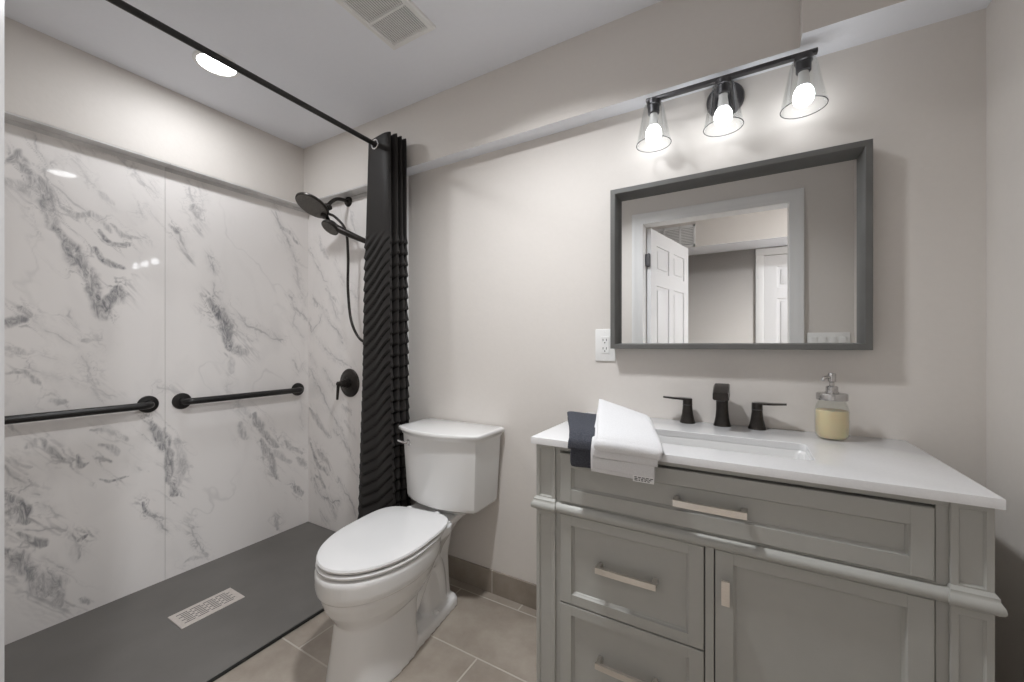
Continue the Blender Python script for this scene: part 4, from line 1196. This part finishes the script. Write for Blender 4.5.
# rear column and tank deck
loft(bm, [rrect(0.015, 0.088, 0.100, 0.03, 0.0), rrect(0.010, 0.082, 0.098, 0.03, 0.10), rrect(0.005, 0.078, 0.100, 0.03, 0.22), rrect(0.0, 0.090, 0.115, 0.03, 0.32), rrect(0.02, 0.112, 0.125, 0.03, 0.362), rrect(0.03, 0.116, 0.125, 0.02, 0.372)])
# sloping shoulders from bowl to deck
loft(bm, [rrect(-0.09, 0.060, 0.12, 0.03, 0.20), rrect(-0.085, 0.105, 0.12, 0.04, 0.30), rrect(-0.07, 0.140, 0.12, 0.05, 0.36), rrect(-0.07, 0.142, 0.12, 0.05, 0.392)])
# foot slab
loft(bm, [rrect(-0.10, 0.121, 0.222, 0.04, 0.0, 6), rrect(-0.10, 0.120, 0.221, 0.04, 0.028, 6), rrect(-0.10, 0.114, 0.214, 0.04, 0.040, 6), rrect(-0.10, 0.07, 0.20, 0.04, 0.052, 6)])
# exposed trapway on both sides
for sx in (-1, 1):
    tr = smooth_path([TL(sx * 0.062, -0.20, 0.10), TL(sx * 0.068, -0.14, 0.17), TL(sx * 0.066, -0.07, 0.245), TL(sx * 0.060, -0.005, 0.235), TL(sx * 0.058, 0.03, 0.15), TL(sx * 0.058, 0.04, 0.05)], 6)
    tube(bm, tr, 0.034, 16)
bo = obj('bowl', bm, 'ceramic', tl)
rm = bo.modifiers.new('blend', 'REMESH')
rm.mode = 'VOXEL'
rm.voxel_size = 0.0045
rm.use_smooth_shade = True
sm_ = bo.modifiers.new('soften', 'SMOOTH')
sm_.factor = 0.6
sm_.iterations = 5
dk_ = loft(B(), [rrect(0.045, 0.112, 0.118, 0.02, 0.362), rrect(0.045, 0.126, 0.128, 0.014, 0.374), rrect(0.045, 0.128, 0.130, 0.012, 0.378), rrect(0.045, 0.128, 0.130, 0.012, 0.394), rrect(0.045, 0.125, 0.127, 0.011, 0.399), rrect(0.045, 0.120, 0.122, 0.010, 0.400)])
obj('tank_deck', dk_, 'ceramic', tl)
for sx in (-1, 1):
    c = TL(sx * 0.098, -0.04, 0.036)
    obj('bolt_cap', lathe(B(), [(0.014, 0.0), (0.014, 0.008), (0.010, 0.015), (0.0, 0.017)], c, (0, 0, 1), 20), 'ceramic', tl)
def slab(rings):
    return loft(B(), rings)
st_ = obj('seat', slab([egg(-0.240, 0.252, 0.236, 0.178, 0.4035, 2, 3.0), egg(-0.240, 0.257, 0.238, 0.183, 0.407, 2, 3.0), egg(-0.240, 0.258, 0.238, 0.184, 0.413, 2, 3.0), egg(-0.240, 0.252, 0.236, 0.178, 0.418, 2, 3.0)]), 'seat', tl)
ld = obj('seat_lid', slab([egg(-0.238, 0.250, 0.232, 0.176, 0.4225, 2, 4.2), egg(-0.238, 0.256, 0.236, 0.182, 0.425, 2, 4.2), egg(-0.238, 0.258, 0.237, 0.184, 0.431, 2, 4.2), egg(-0.238, 0.254, 0.235, 0.181, 0.437, 2, 4.2), egg(-0.238, 0.240, 0.225, 0.168, 0.4405, 2, 4.0), egg(-0.238, 0.15, 0.14, 0.10, 0.4425, 2, 3)]), 'seat', tl)
for sx in (-1, 1):
    c = TL(sx * 0.072, 0.005, 0.400)
    bm = lathe(B(), [(0.017, 0.0), (0.017, 0.006), (0.013, 0.024), (0.013, 0.032), (0.010, 0.035), (0.0, 0.0355)], c, (0, 0, 1), 20)
    obj('hinge', bm, 'seat', tl)
# tank
TX = -1.153
def tank_ring(hw, yb, yf, bow, z, r=0.02, m=14):
    """bowed front tank outline"""
    pts = []
    for k in range(m + 1):
        a = -1 + 2 * k / m
        pts.append(Vector((TX + a * (hw - r * 0.35), yf - bow * (1 - a * a), z)))
    pts += [Vector((TX + hw, yf + r, z)), Vector((TX + hw, yb - r * 0.6, z)), Vector((TX + hw - r * 0.6, yb, z)), Vector((TX - hw + r * 0.6, yb, z)), Vector((TX - hw, yb - r * 0.6, z)), Vector((TX - hw, yf + r, z))]
    return pts
bm = loft(B(), [tank_ring(0.100, 1.46, 1.39, 0.02, 0.4005), tank_ring(0.110, 1.48, 1.375, 0.025, 0.436), tank_ring(0.184, 1.510, 1.352, 0.042, 0.438, 0.03), tank_ring(0.193, 1.518, 1.345, 0.046, 0.447), tank_ring(0.196, 1.520, 1.343, 0.046, 0.46), tank_ring(0.211, 1.527, 1.332, 0.052, 0.742)])
obj('tank', bm, 'ceramic', tl, angle=40)
bm = loft(B(), [tank_ring(0.209, 1.525, 1.334, 0.052, 0.7415), tank_ring(0.215, 1.529, 1.328, 0.054, 0.7425), tank_ring(0.217, 1.530, 1.326, 0.054, 0.750), tank_ring(0.224, 1.533, 1.319, 0.056, 0.758), tank_ring(0.2265, 1.534, 1.317, 0.056, 0.762), tank_ring(0.2265, 1.534, 1.317, 0.056, 0.771), tank_ring(0.224, 1.532, 1.3195, 0.056, 0.7745), tank_ring(0.217, 1.527, 1.326, 0.054, 0.776)])
obj('tank_lid', bm, 'ceramic', tl, angle=40)
fl = obj('flush_lever', lathe(B(), [(0.014, 0.0), (0.014, 0.006), (0.010, 0.012), (0.009, 0.022), (0.0, 0.023)], (TX - 0.146, 1.312, 0.708), (0, -1, 0), 24), 'chrome', tl)
obj('lever_arm', tube(B(), smooth_path([(TX - 0.144, 1.292, 0.708), (TX - 0.165, 1.289, 0.710), (TX - 0.194, 1.290, 0.715)], 4), [0.0065, 0.0064, 0.0063, 0.0062, 0.006, 0.0058, 0.0056, 0.0054, 0.005][:9], 12), 'chrome', fl)
